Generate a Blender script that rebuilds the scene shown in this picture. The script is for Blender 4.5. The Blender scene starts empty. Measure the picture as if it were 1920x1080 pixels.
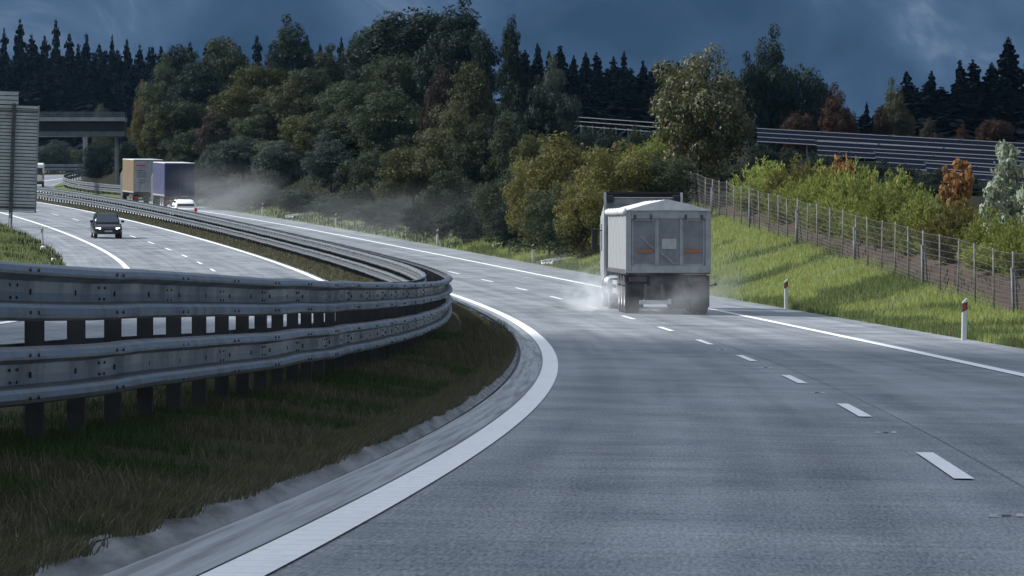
import bpy, math, random
import numpy as np
from mathutils import Vector, Matrix
C = bpy.context.scene.collection
SC = bpy.context.scene
R = math.radians
CAM_Z = 1.25
F_PX = 9506.5                                   # focal length in pixels of a 1920 wide frame

# ------------------------------------------------------------------ camera, sky, sun, exposure
cam = bpy.data.cameras.new('camera'); cam_o = bpy.data.objects.new('camera', cam); C.objects.link(cam_o)
cam.sensor_width = 36; cam.lens = 36 * F_PX / 1920; cam.clip_start = .5; cam.clip_end = 6000
cam_o.location = (0, 0, CAM_Z); cam_o.rotation_euler = (R(90), 0, 0)
SC.camera = cam_o
SUN = Vector((-.76, .10, .62)).normalized()      # towards the sun
sun = bpy.data.lights.new('sun', 'SUN'); sun_o = bpy.data.objects.new('sun', sun); C.objects.link(sun_o)
sun.energy = 3.9; sun.angle = R(1.2); sun.color = (1, .975, .94)
sun_o.rotation_euler = SUN.to_track_quat('Z', 'Y').to_euler(); sun_o.location = (-60, -20, 60)
w = bpy.data.worlds.new('World'); SC.world = w; w.use_nodes = True
nt = w.node_tree; N = nt.nodes; L = nt.links
bg = N['Background']; bg.inputs['Strength'].default_value = .15
sky = N.new('ShaderNodeTexSky'); sky.sky_type = 'NISHITA'; sky.sun_disc = False
sky.sun_elevation = math.asin(SUN.z); sky.sun_rotation = math.atan2(SUN.x, SUN.y); sky.dust_density = 1.0
tc = N.new('ShaderNodeTexCoord'); sep = N.new('ShaderNodeSeparateXYZ'); L.new(tc.outputs['Generated'], sep.inputs[0])
def mapr(src, a, b, c=0., d=1.):
    m = N.new('ShaderNodeMapRange'); m.interpolation_type = 'SMOOTHSTEP'
    for i, v in ((1, a), (2, b), (3, c), (4, d)): m.inputs[i].default_value = v
    L.new(src, m.inputs[0]); return m.outputs[0]
def wmath(op, a, b):
    m = N.new('ShaderNodeMath'); m.operation = op
    for i, v in enumerate((a, b)):
        if isinstance(v, (int, float)): m.inputs[i].default_value = v
        else: L.new(v, m.inputs[i])
    return m.outputs[0]
storm = wmath('MULTIPLY', mapr(sep.outputs[1], -.15, .55), mapr(sep.outputs[2], .75, .2))
mp = N.new('ShaderNodeMapping'); mp.inputs['Scale'].default_value = (9, 9, 13); L.new(tc.outputs['Generated'], mp.inputs[0])
n1 = N.new('ShaderNodeTexNoise'); n1.inputs['Scale'].default_value = 3.1; n1.inputs['Detail'].default_value = 8; n1.inputs['Roughness'].default_value = .55
n1.inputs['Distortion'].default_value = .5; L.new(mp.outputs[0], n1.inputs['Vector'])
cr = N.new('ShaderNodeValToRGB'); L.new(n1.outputs[0], cr.inputs[0])
e = cr.color_ramp.elements
e[0].position = .34; e[0].color = (.12, .27, .52, 1); e[1].position = .68; e[1].color = (.62, .88, 1.3, 1)
x = e.new(.50); x.color = (.20, .39, .74, 1); x = e.new(.60); x.color = (.30, .53, .94, 1)
n2 = N.new('ShaderNodeTexNoise'); n2.inputs['Scale'].default_value = 2.2; n2.inputs['Detail'].default_value = 5; L.new(tc.outputs['Generated'], n2.inputs['Vector'])
m2 = N.new('ShaderNodeMix'); m2.data_type = 'RGBA'; L.new(mapr(n2.outputs[0], .3, .6, .35, .9), m2.inputs[0]); L.new(sky.outputs[0], m2.inputs[6]); m2.inputs[7].default_value = (2.7, 2.95, 3.25, 1)
mx = N.new('ShaderNodeMix'); mx.data_type = 'RGBA'; L.new(storm, mx.inputs[0])
m3 = N.new('ShaderNodeMix'); m3.data_type = 'RGBA'; m3.blend_type = 'MULTIPLY'; m3.inputs[0].default_value = 1; L.new(m2.outputs[2], m3.inputs[6])
lo = N.new('ShaderNodeCombineColor'); lv = mapr(sep.outputs[2], .0, .75, .14, 1.28); [L.new(lv, lo.inputs[i]) for i in range(3)]; L.new(lo.outputs[0], m3.inputs[7]); L.new(m3.outputs[2], mx.inputs[6]); L.new(cr.outputs[0], mx.inputs[7])
L.new(mx.outputs[2], bg.inputs[0])
SC.view_settings.view_transform = 'Standard'; SC.view_settings.look = 'None'
SC.view_settings.exposure = .75; SC.view_settings.gamma = 1
SC.cycles.volume_bounces = 2; SC.cycles.max_bounces = 8; SC.cycles.transparent_max_bounces = 12

# ------------------------------------------------------------------ the line of the road (s along it, u across it to the right, in metres)
KS = np.array([0, 80, 160, 240, 320, 420, 455, 490, 520, 1200.])
KV = np.array([-1/1637, -1/1526, -1/1353, -1/1758, -1/2022, -1/1639, -1/1700, 0, 1/420, 1/420])
QS = np.array([0, 80, 160, 240, 320, 420, 440, 470, 500, 540, 600, 640, 700, 1200.])
QV = np.array([1.527e-4, 1.331e-4, 1.343e-4, 1.184e-4, .772e-4, 0, -.9e-4, -.6e-4, .6e-4, .9e-4, 0, -3e-4, -3e-4, -1e-5])
S = np.arange(-60, 1001, 1.)
def _cum(a): return np.concatenate([[0], np.cumsum((a[1:] + a[:-1]) / 2)])
_p = _cum(np.interp(S, KS, KV)); PSI = _p - _p[60] + .06
_l = _cum(np.interp(S, QS, QV)); SL = _l - _l[60] - .0088
_x = _cum(np.sin(PSI)); RX = _x - _x[60] + 1.3251
_y = _cum(np.cos(PSI)); RY = _y - _y[60]
_z = _cum(SL); RZ = _z - _z[60] - 1.0597 + CAM_Z
def psi(s): return np.interp(s, S, PSI)
def road(s, u, h=0.):
    p = psi(s)
    return np.interp(s, S, RX) + u * np.cos(p), np.interp(s, S, RY) - u * np.sin(p), np.interp(s, S, RZ) + h
def rpt(s, u, h=0.): return Vector([float(a) for a in road(s, u, h)])
def to_su(X, Y):
    X = np.atleast_1d(np.asarray(X, float)); Y = np.atleast_1d(np.asarray(Y, float))
    M = S <= 780
    d = (RX[M][None] - X[:, None])**2 + (RY[M][None] - Y[:, None])**2
    i = d.argmin(1); p = PSI[M][i]
    ds = (X - RX[M][i]) * np.sin(p) + (Y - RY[M][i]) * np.cos(p)
    u = (X - RX[M][i]) * np.cos(p) - (Y - RY[M][i]) * np.sin(p)
    return S[M][i] + ds, u
def smooth(t): t = np.clip(t, 0, 1); return t * t * (3 - 2 * t)
FS = [60, 110, 146, 165, 200, 234, 264, 330, 420]; FU = [10.4, 10.7, 10.9, 11.0, 11.8, 13.3, 15.2, 18.5, 22.]
FH = [.0, .03, .12, .72, 1.64, 2.28, 2.92, 3.6, 4.]
def vnoise(x, y, sc, seed):                     # cheap value noise on arrays
    x = np.asarray(x, float) / sc; y = np.asarray(y, float) / sc
    xi = np.floor(x); yi = np.floor(y); fx = smooth(x - xi); fy = smooth(y - yi)
    def hsh(a, b): v = np.sin(a * 127.1 + b * 311.7 + seed * 74.7) * 43758.5453; return v - np.floor(v)
    return (hsh(xi, yi) * (1 - fx) + hsh(xi + 1, yi) * fx) * (1 - fy) + (hsh(xi, yi + 1) * (1 - fx) + hsh(xi + 1, yi + 1) * fx) * fy
def h_ground(s, u):                             # height of the ground above the line of the road
    s = np.asarray(s, float); u = np.asarray(u, float)
    d = u - 6.55; df = np.interp(s, FS, FU) - 6.55; hf = np.interp(s, FS, FH)
    t = np.clip(d / df, 0, 1); right = hf * (.5 * smooth(t) + .5 * t)
    d2 = np.clip(d - df, 0, None)
    X = road(s, u)[0]
    right = right - .11 + .75 * smooth(d2 / 6) + .04 * np.minimum(d2, 60)
    right = right - 1.9 * smooth((d2 - 5) / 12) * smooth((s - 235) / 50) * smooth((X - 9) / 8)
    right = right + 6.5 * smooth((s - 245) / 110) * smooth((d - 1.5) / 22) * smooth((7 - X) / 16) * (1 - smooth((s - 520) / 90))
    right = right + .10 * (vnoise(s, u, 1.7, 1) - .5) * smooth(d / 1.5) * 2
    um = np.array([-7.6, -7.1, -6.4, -5.4, -4.7, -4.3]); hm = np.array([.30, .34, .36, .30, .20, .13])
    med = np.interp(u, um, hm) + .05 * (vnoise(s, u, .9, 2) - .5)
    dl = -17.9 - u
    left = .37 + .09 * np.clip(dl, 0, 9) - .35 * smooth((dl - 4) / 1.2) * (1 - smooth((dl - 6) / 1.5)) + .03 * np.clip(dl - 9, 0, 60) + .1 * (vnoise(s, u, 1.7, 3) - .5) * smooth(dl / 1.5)
    return np.where(u > 6, right, np.where(u < -17, left, med))
def ground_z(X, Y):
    s, u = to_su(X, Y); return np.interp(s, S, RZ) + h_ground(s, u)
def at(px, Z): return (px - 960) * Z / F_PX      # sideways place of something seen at px of the photograph and Z metres ahead
def z_at(py, Z): return CAM_Z + (540 - py) * Z / F_PX

# ------------------------------------------------------------------ mesh helpers
class MB:
    def __init__(s): s.v = []; s.f = []; s.m = []
    def add(s, vs, fs, m=0):
        o = len(s.v); s.v += [tuple(v) for v in vs]; s.f += [tuple(i + o for i in f) for f in fs]; s.m += [m] * len(fs); return s
    def box(s, c, d, m=0, rot=None, top=1., topy=None):
        ty = top if topy is None else topy
        vs = [Vector((x * d[0] / 2 * (top if z > 0 else 1), y * d[1] / 2 * (ty if z > 0 else 1), z * d[2] / 2)) for x in (-1, 1) for y in (-1, 1) for z in (-1, 1)]
        if rot is not None: vs = [rot @ v for v in vs]
        vs = [v + Vector(c) for v in vs]
        return s.add(vs, [(0, 1, 3, 2), (4, 6, 7, 5), (0, 4, 5, 1), (2, 3, 7, 6), (0, 2, 6, 4), (1, 5, 7, 3)], m)
    def span(s, a, b, m=0): return s.box([(p + q) / 2 for p, q in zip(a, b)], [abs(q - p) for p, q in zip(a, b)], m)
    def bar(s, a, b, wd, hd, m=0):                # a box from a to b
        a = Vector(a); b = Vector(b); d = b - a
        q = d.to_track_quat('Y', 'Z').to_matrix()
        return s.box((a + b) / 2, (wd, d.length, hd), m, q)
    def tube(s, a, b, r0, r1=None, n=8, m=0, cap=True):
        a = Vector(a); b = Vector(b); r1 = r0 if r1 is None else r1
        q = (b - a).to_track_quat('Z', 'Y').to_matrix()
        vs = []
        for p, r in ((a, r0), (b, r1)):
            for k in range(n):
                t = 2 * math.pi * k / n; vs.append(p + q @ Vector((r * math.cos(t), r * math.sin(t), 0)))
        fs = [(k, (k + 1) % n, n + (k + 1) % n, n + k) for k in range(n)]
        if cap: fs += [tuple(range(n - 1, -1, -1)), tuple(range(n, 2 * n))]
        return s.add(vs, fs, m)
    def loft(s, rings, m=0, cap=True, closed=True):
        n = len(rings[0]); vs = [v for r in rings for v in r]; fs = []
        for i in range(len(rings) - 1):
            for k in range(n if closed else n - 1):
                fs.append((i * n + k, i * n + (k + 1) % n, (i + 1) * n + (k + 1) % n, (i + 1) * n + k))
        if cap: fs += [tuple(range(n - 1, -1, -1)), tuple((len(rings) - 1) * n + k for k in range(n))]
        return s.add(vs, fs, m)
    def build(s, name, mats, parent=None, loc=None, smooth=False, bevel=0):
        me = bpy.data.meshes.new(name); me.from_pydata([tuple(v) for v in s.v], [], s.f)
        mats = mats if isinstance(mats, (list, tuple)) else [mats]
        for mt in mats: me.materials.append(mt)
        me.polygons.foreach_set('material_index', s.m)
        if smooth: me.polygons.foreach_set('use_smooth', [True] * len(s.f))
        me.update()
        o = bpy.data.objects.new(name, me); C.objects.link(o)
        if parent: o.parent = parent
        if loc is not None: o.location = loc
        if bevel:
            b = o.modifiers.new('bevel', 'BEVEL'); b.width = bevel; b.segments = 2; b.limit_method = 'ANGLE'
        return o
def np_mesh(name, verts, faces, mats, uv=None, smooth=False):
    me = bpy.data.meshes.new(name); verts = np.asarray(verts, np.float32); faces = np.asarray(faces, np.int32); k = faces.shape[1]
    me.vertices.add(len(verts)); me.vertices.foreach_set('co', verts.ravel())
    me.loops.add(faces.size); me.loops.foreach_set('vertex_index', faces.ravel())
    me.polygons.add(len(faces)); me.polygons.foreach_set('loop_start', np.arange(len(faces), dtype=np.int32) * k)
    me.polygons.foreach_set('loop_total', np.full(len(faces), k, np.int32))
    if smooth: me.polygons.foreach_set('use_smooth', np.ones(len(faces), bool))
    if uv is not None:
        l = me.uv_layers.new(name='uv'); l.data.foreach_set('uv', np.asarray(uv, np.float32)[faces.ravel()].ravel())
    for m in (mats if isinstance(mats, (list, tuple)) else [mats]): me.materials.append(m)
    me.update(calc_edges=True); me.validate(); return me
def link(name, me, parent=None, loc=None):
    o = bpy.data.objects.new(name, me); C.objects.link(o)
    if parent: o.parent = parent
    if loc is not None: o.location = loc
    return o
def tag(o, label=None, cat=None, group=None, kind=None):
    if label: o['label'] = label
    if cat: o['category'] = cat
    if group: o['group'] = group
    if kind: o['kind'] = kind
    return o
def empty(name, loc=(0, 0, 0), rot=(0, 0, 0), label=None, cat=None, group=None):
    o = bpy.data.objects.new(name, None); C.objects.link(o); o.location = loc; o.rotation_euler = rot; o.empty_display_size = .3
    return tag(o, label, cat, group)
def copy_tree(o, parent=None):
    c = o.copy(); C.objects.link(c); c.parent = parent
    for ch in list(o.children): copy_tree(ch, c)
    return c

# ------------------------------------------------------------------ materials
def mat(name, col=(.5, .5, .5), rough=.6, metal=0., spec=.5):
    m = bpy.data.materials.new(name); m.use_nodes = True; b = m.node_tree.nodes['Principled BSDF']
    b.inputs['Base Color'].default_value = (*col, 1); b.inputs['Roughness'].default_value = rough; b.inputs['Metallic'].default_value = metal
    b.inputs['Specular IOR Level'].default_value = spec
    return m
class NB:                                        # small node helper
    def __init__(s, m): s.m = m; s.t = m.node_tree; s.N = s.t.nodes; s.L = s.t.links; s.b = s.N['Principled BSDF']
    def n(s, ty, **kw):
        x = s.N.new(ty)
        for k, v in kw.items(): setattr(x, k, v)
        return x
    def put(s, v, sock):
        if isinstance(v, (int, float, tuple)): sock.default_value = v
        else: s.L.new(v, sock)
    def math(s, op, a, b=0.):
        x = s.n('ShaderNodeMath', operation=op); s.put(a, x.inputs[0]); s.put(b, x.inputs[1]); return x.outputs[0]
    def mapr(s, v, a, b, c=0., d=1., sm=True):
        x = s.n('ShaderNodeMapRange', interpolation_type='SMOOTHSTEP' if sm else 'LINEAR')
        for i, q in ((1, a), (2, b), (3, c), (4, d)): s.put(q, x.inputs[i])
        s.put(v, x.inputs[0]); return x.outputs[0]
    def mix(s, f, a, b, mode='MIX'):
        x = s.n('ShaderNodeMix', data_type='RGBA', blend_type=mode)
        s.put(f, x.inputs[0])
        for v, i in ((a, 6), (b, 7)): s.put((*v, 1) if isinstance(v, tuple) and len(v) == 3 else v, x.inputs[i])
        return x.outputs[2]
    def coords(s, out='Object', scale=(1, 1, 1)):
        t = s.n('ShaderNodeTexCoord'); mp = s.n('ShaderNodeMapping'); mp.inputs['Scale'].default_value = scale
        s.L.new(t.outputs[out], mp.inputs[0]); return mp.outputs[0]
    def noise(s, vec, scale, detail=4., rough=.55, dist=0.):
        x = s.n('ShaderNodeTexNoise'); x.inputs['Scale'].default_value = scale; x.inputs['Detail'].default_value = detail
        x.inputs['Roughness'].default_value = rough; x.inputs['Distortion'].default_value = dist; s.L.new(vec, x.inputs['Vector']); return x.outputs[0]
    def bump(s, h, strength=.3, dist=.01):
        x = s.n('ShaderNodeBump'); x.inputs['Strength'].default_value = strength; x.inputs['Distance'].default_value = dist
        s.L.new(h, x.inputs['Height']); s.L.new(x.outputs[0], s.b.inputs['Normal'])
    def color(s, v): s.put(v, s.b.inputs['Base Color'])
    def rough(s, v): s.put(v, s.b.inputs['Roughness'])
def worn(name, c1, c2, scale=6., rough=.5, metal=0., amt=1., out='Object', mscale=(1, 1, 1)):
    m = mat(name, c1, rough, metal); b = NB(m); f = b.noise(b.coords(out, mscale), scale, 6, .62)
    b.color(b.mix(b.mapr(f, .38, .68, 0, amt), c1, c2)); b.rough(b.mapr(f, .3, .7, rough - .1, rough + .12)); return m
def concrete_road(name):
    m = mat(name, rough=.45); b = NB(m)
    t = b.n('ShaderNodeTexCoord'); uv = t.outputs['UV']; sp = b.n('ShaderNodeSeparateXYZ'); b.L.new(uv, sp.inputs[0])
    s_, u_ = sp.outputs[0], sp.outputs[1]
    def sc(x, y):
        q = b.n('ShaderNodeMapping'); q.inputs['Scale'].default_value = (x, y, 1); b.L.new(uv, q.inputs[0]); return q.outputs[0]
    big = b.noise(sc(.05, .5), 1, 3); streak = b.noise(sc(.02, 2.2), 1, 4); broom = b.noise(sc(5, .7), 1, 4, .65); grain = b.noise(sc(5, 48), 1, 3, .75)
    patch = b.noise(sc(.35, .6), 1, 5, .6)
    slab = b.n('ShaderNodeTexWhiteNoise', noise_dimensions='2D')
    fl = b.n('ShaderNodeCombineXYZ'); b.L.new(b.math('FLOOR', b.math('DIVIDE', s_, 5.)), fl.inputs[0]); b.L.new(b.math('FLOOR', b.math('DIVIDE', b.math('SUBTRACT', u_, .3), 3.9)), fl.inputs[1])
    b.L.new(fl.outputs[0], slab.inputs['Vector'])
    v = b.math('ADD', b.mapr(big, .3, .7, -.12, .12), b.mapr(streak, .3, .7, -.13, .13))
    v = b.math('ADD', v, b.mapr(broom, .3, .7, -.16, .16)); v = b.math('ADD', v, b.mapr(grain, .28, .72, -.46, .46)); v = b.math('ADD', v, b.mapr(patch, .35, .7, -.14, .14))
    v = b.math('ADD', v, b.mapr(slab.outputs[0], 0, 1, -.07, .07, False)); v = b.math('ADD', v, 1.)
    js = b.math('ABSOLUTE', b.math('SUBTRACT', b.math('MODULO', b.math('ADD', s_, 1000.), 5.), 2.5))
    wt = b.mapr(b.math('ABSOLUTE', b.math('SUBTRACT', b.math('ABSOLUTE', b.math('ADD', u_, 1.76)), .9)), .55, .1, 0, .13)
    wt2 = b.mapr(b.math('ABSOLUTE', b.math('SUBTRACT', b.math('ABSOLUTE', b.math('SUBTRACT', u_, 1.9)), .95)), .55, .1, 0, .13)
    v = b.math('SUBTRACT', v, b.math('MULTIPLY', b.math('ADD', wt, wt2), b.mapr(big, .3, .6, .5, 1.2)))
    st = b.noise(sc(.12, 1.1), 1.7, 6, .65); v = b.math('SUBTRACT', v, b.mapr(st, .58, .75, 0, .20)); v = b.math('ADD', v, b.mapr(st, .42, .28, 0, .14))
    j1 = b.mapr(js, .022, .008); ju = b.math('ABSOLUTE', b.math('SUBTRACT', u_, .32)); j2 = b.mapr(ju, .018, .007)
    ju2 = b.math('ABSOLUTE', b.math('SUBTRACT', u_, 4.2)); j3 = b.mapr(ju2, .018, .007)
    v = b.math('ADD', v, b.math('MULTIPLY', j1, b.mapr(patch, .4, .6, -.1, .35))); j = b.math('MAXIMUM', j2, j3); v = b.math('MULTIPLY', v, b.math('SUBTRACT', 1., b.math('MULTIPLY', j, .55)))
    g = b.n('ShaderNodeMix', data_type='RGBA', blend_type='MULTIPLY'); g.inputs[0].default_value = 1; g.inputs[6].default_value = (.190, .206, .222, 1)
    cb = b.n('ShaderNodeCombineColor'); [b.L.new(v, cb.inputs[i]) for i in range(3)]; b.L.new(cb.outputs[0], g.inputs[7])
    b.color(g.outputs[2]); b.rough(b.mapr(b.math('ADD', patch, b.math('MULTIPLY', streak, .5)), .5, 1., .38, .62))
    b.b.inputs['Specular IOR Level'].default_value = .35
    b.bump(b.math('ADD', b.math('MULTIPLY', broom, .6), grain), .35, .006); return m
def line_paint(name, ridged):
    m = mat(name, rough=.5); b = NB(m); t = b.n('ShaderNodeTexCoord'); uv = t.outputs['UV']
    def sc(x, y):
        q = b.n('ShaderNodeMapping'); q.inputs['Scale'].default_value = (x, y, 1); b.L.new(uv, q.inputs[0]); return q.outputs[0]
    f = b.noise(sc(3, 12), 1, 5, .65); g = b.noise(sc(.3, 2), 1, 3)
    c = b.mix(b.mapr(f, .45, .8, 0, .5), (.80, .81, .81), (.5, .52, .53)); c = b.mix(b.mapr(g, .4, .7, 0, .22), c, (.58, .6, .61))
    if ridged:
        sp = b.n('ShaderNodeSeparateXYZ'); b.L.new(uv, sp.inputs[0])
        r = b.math('ABSOLUTE', b.math('SUBTRACT', b.math('MODULO', b.math('ADD', sp.outputs[0], 1000.), .5), .25))
        rr = b.mapr(r, .05, .02); c = b.mix(b.math('MULTIPLY', rr, .28), c, (.42, .44, .46)); b.bump(rr, .5, .01)
    b.color(c); return m
def leaf_mat(name, c1, c2, c3=None, trans=.35, gloss=.12):
    m = bpy.data.materials.new(name); m.use_nodes = True; b = NB(m); g = b.n('ShaderNodeNewGeometry'); oi = b.n('ShaderNodeObjectInfo')
    r = g.outputs['Random Per Island']; c = b.mix(r, c1, c2)
    if c3: c = b.mix(b.mapr(r, .80, .95), c, c3)
    ob = b.noise(b.coords('Object', (1, 1, 1)), 2.2, 2)
    c = b.mix(b.mapr(ob, .35, .65, 0, .4), c, b.mix(.5, c1, c2))
    v = b.n('ShaderNodeHueSaturation'); b.L.new(c, v.inputs['Color']); b.L.new(b.mapr(oi.outputs['Random'], 0, 1, .75, 1.25, False), v.inputs['Value'])
    b.color(v.outputs[0]); b.b.inputs['Roughness'].default_value = .6; b.b.inputs['Specular IOR Level'].default_value = gloss
    tr = b.n('ShaderNodeBsdfTranslucent'); b.L.new(v.outputs[0], tr.inputs[0]); mx = b.n('ShaderNodeMixShader'); mx.inputs[0].default_value = trans
    b.L.new(b.b.outputs[0], mx.inputs[1]); b.L.new(tr.outputs[0], mx.inputs[2]); b.L.new(mx.outputs[0], b.N['Material Output'].inputs[0]); return m
def ground_mat(name, c1, c2, c3, sc=1.):
    m = mat(name, c1, .95, spec=.1); b = NB(m); co = b.coords('Object'); f = b.noise(co, .35 * sc, 5, .6); g = b.noise(co, 3. * sc, 6, .7); h = b.noise(co, 18 * sc, 3)
    c = b.mix(b.mapr(f, .4, .62), c1, c2); c = b.mix(b.mapr(g, .5, .7), c, c3); c = b.mix(b.mapr(h, .3, .7, 0, .4), c, c1); b.color(c); b.bump(b.math('ADD', g, h), .6, .08); return m
M = {}
M['road'] = concrete_road('concrete_pavement')
M['line'] = line_paint('white_road_paint', False); M['line_r'] = line_paint('white_profiled_road_paint', True)
M['kerb'] = worn('kerb_concrete', (.17, .18, .19), (.075, .08, .084), 1.0, .7, out='UV', mscale=(.8, 7, 1))
M['gutter'] = worn('gutter_concrete', (.31, .33, .345), (.13, .138, .147), 1.0, .5, out='UV', mscale=(.16, 11, 1))
M['steel'] = worn('galvanised_steel', (.33, .35, .37), (.20, .213, .228), 1.1, .42, 1., mscale=(1, 1, .5))
M['post'] = worn('galvanised_post', (.05, .053, .057), (.03, .032, .035), 3, .7, 0)
M['bolt'] = mat('dark_bolt', (.03, .03, .035), .6)
M['verge'] = ground_mat('verge_soil_and_grass', (.030, .028, .015), (.045, .040, .022), (.024, .032, .013))
M['bank'] = ground_mat('grass_bank', (.085, .115, .045), (.115, .13, .055), (.085, .085, .045))
M['soil'] = ground_mat('brown_soil', (.062, .046, .038), (.085, .064, .052), (.04, .038, .026))
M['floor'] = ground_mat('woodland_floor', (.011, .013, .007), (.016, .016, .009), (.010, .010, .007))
M['field'] = ground_mat('far_field', (.04, .055, .02), (.05, .06, .025), (.045, .04, .02), .3)
M['dark'] = mat('black_plastic', (.015, .016, .018), .45); M['rubber'] = worn('tyre_rubber', (.02, .02, .022), (.05, .05, .05), 9, .8)
M['glass'] = mat('dark_glass', (.012, .016, .02), .06, 0, .8)
M['chrome'] = mat('polished_metal', (.75, .77, .80), .18, 1.)
M['alu'] = worn('aluminium', (.40, .415, .43), (.30, .315, .33), 2, .5, .2); M['signback'] = worn('ribbed_sign_back', (.36, .385, .41), (.28, .30, .32), 1.2, .6, 0)
M['white'] = worn('dirty_white_paint', (.27, .285, .30), (.22, .232, .243), 1.5, .5)
M['grey'] = worn('grey_road_dirt_paint', (.17, .185, .21), (.12, .13, .145), 2.2, .55)
M['grey2'] = worn('pale_grey_panel', (.29, .305, .33), (.21, .222, .242), 2.2, .5)
M['chassis'] = worn('dirty_chassis', (.045, .048, .052), (.085, .09, .095), 4, .75)
M['tarp'] = worn('white_tarpaulin', (.55, .57, .59), (.42, .44, .46), 1.6, .6)
M['orange'] = mat('orange_reflective', (.26, .115, .06), .5); M['red'] = mat('red_lens', (.45, .02, .015), .25); M['plate'] = mat('number_plate', (.65, .66, .66), .4)
M['blue'] = worn('dark_blue_tarpaulin', (.010, .015, .045), (.014, .02, .055), 1.2, .5)
M['lilac'] = worn('lilac_blue_tarpaulin', (.032, .038, .092), (.045, .05, .11), 1.2, .5)
M['yellow'] = worn('ochre_tarpaulin', (.15, .10, .055), (.13, .115, .06), 1.0, .55)
M['carblack'] = mat('black_car_paint', (.008, .009, .011), .22, 0, .35); M['carwhite'] = mat('white_car_paint', (.75, .76, .77), .3)
M['pillar'] = worn('bridge_concrete', (.22, .235, .25), (.15, .16, .17), .7, .8); M['girder'] = worn('dark_girder', (.004, .006, .010), (.010, .013, .018), .8, .7)
M['rail'] = worn('bridge_railing_paint', (.07, .082, .098), (.045, .055, .065), 1.5, .6)
M['panel'] = mat('solar_glass', (.004, .006, .012), .6, 0, .06); M['panel'].node_tree.nodes['Principled BSDF'].inputs['IOR'].default_value = 1.08; M['pframe'] = mat('panel_frame', (.10, .11, .13), .6, .2)
M['brace'] = worn('zinc_post', (.115, .125, .135), (.08, .086, .094), 3, .65, 0); M['wire'] = mat('fence_wire', (.10, .10, .10), .6, .4); M['wood'] = worn('weathered_fence_post', (.17, .165, .155), (.10, .10, .095), 5, .85)
M['bark'] = worn('bark', (.05, .042, .033), (.09, .08, .065), 6, .9)
M['marker'] = mat('white_marker_post', (.52, .53, .54), .6); M['redm'] = mat('red_band', (.42, .03, .03), .5); M['blackm'] = mat('black_band', (.03, .03, .03), .5)
lamp = mat('lit_headlamp', (.9, .9, .9), .2); lb = lamp.node_tree.nodes['Principled BSDF']; lb.inputs['Emission Color'].default_value = (.85, .93, 1, 1); lb.inputs['Emission Strength'].default_value = 2.2; M['lamp'] = lamp

# ------------------------------------------------------------------ ground, roads, kerb, markings
def strip(name, ss, us, hf, m, label=None, parent=None, kind='structure'):
    ss = np.asarray(ss, float); us = np.asarray(us, float); A, B = np.meshgrid(ss, us, indexing='ij')
    X, Y, Z = road(A, B); Z = Z + hf(A, B); n, k = A.shape
    v = np.stack([X, Y, Z], -1).reshape(-1, 3); uv = np.stack([A, B], -1).reshape(-1, 2)
    i = (np.arange(n - 1)[:, None] * k + np.arange(k - 1)[None]).ravel()
    f = np.stack([i, i + 1, i + k + 1, i + k], 1)
    o = link(name, np_mesh(name, v, f, m, uv, True), parent)
    if kind and not parent: o['kind'] = kind
    return o
def hr(s, u): return -.0145 * u
def hl(s, u): return .3237 - .0073 * (u + 7.83)
SR = np.concatenate([np.arange(-55, 130, 1.), np.arange(130, 781, 2.5)])
rd = strip('road', SR, np.linspace(-4.0, 6.6, 12), hr, M['road'])
rl = strip('road', SR, np.linspace(-17.95, -7.55, 12), hl, M['road'])
gs = np.concatenate([np.arange(-55, 20, 4), np.arange(20, 110, .5), np.arange(110, 340, 1.), np.arange(340, 781, 4.)])
gm = strip('ground', gs, np.linspace(-7.6, -4.24, 20), h_ground, M['verge'])
SG = np.concatenate([np.arange(-55, 100, 4.), np.arange(100, 340, 1.6), np.arange(340, 781, 5.)])
ur = np.concatenate([np.linspace(6.52, 16, 26), np.linspace(16.5, 30, 16), np.linspace(32, 150, 25)])
gr = strip('ground', SG, ur, h_ground, M['bank'])
# brown soil strip beyond the fence and the woodland floor are surface colours of their own: material by face
A, B = np.meshgrid(SG[:-1] + .8, (ur[:-1] + ur[1:]) / 2, indexing='ij'); df = np.interp(A, FS, FU)
wob = vnoise(A, B, 4, 5) * 2
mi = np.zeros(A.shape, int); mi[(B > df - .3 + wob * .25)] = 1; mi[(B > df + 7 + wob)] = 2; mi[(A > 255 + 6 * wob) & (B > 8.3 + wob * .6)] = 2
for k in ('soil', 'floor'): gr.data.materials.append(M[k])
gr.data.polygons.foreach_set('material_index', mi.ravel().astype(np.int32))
gl = strip('ground', SG, -np.concatenate([np.linspace(17.85, 34, 26), np.linspace(36, 150, 22)])[::-1], h_ground, M['bank'])
# the land far around, lying below all the rest
gx = np.concatenate([np.linspace(-3200, -260, 14), np.linspace(-220, 220, 23), np.linspace(260, 3200, 14)]); gy = np.concatenate([[-2500, -1200, -500, -200], np.arange(-100, 900, 50.), np.linspace(950, 3400, 10)])
AX, AY = np.meshgrid(gx, gy, indexing='ij'); gz = np.interp(AY, RY[:700], RZ[:700]) - 3.0
k = len(gy); i = (np.arange(len(gx) - 1)[:, None] * k + np.arange(k - 1)[None]).ravel()
fl = link('ground', np_mesh('ground', np.stack([AX, AY, gz], -1).reshape(-1, 3), np.stack([i, i + k, i + k + 1, i + 1], 1), M['field'], None, True)); fl['kind'] = 'structure'
sk = np.arange(-50, 320, .5)
def kerb_h(s, u): return np.interp(u, [-4.42, -4.27, -4.18, -4.085], [.115, .142, .105, .042]) + .014 * (vnoise(s, u * 7, .45, 7) - .5) * np.interp(u, [-4.2, -4.1], [1, .2])
kb = strip('kerb', sk, [-4.42, -4.33, -4.27, -4.18, -4.085], kerb_h, M['kerb']); kb.data.polygons.foreach_set('use_smooth', np.zeros(len(kb.data.polygons), bool))
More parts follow.
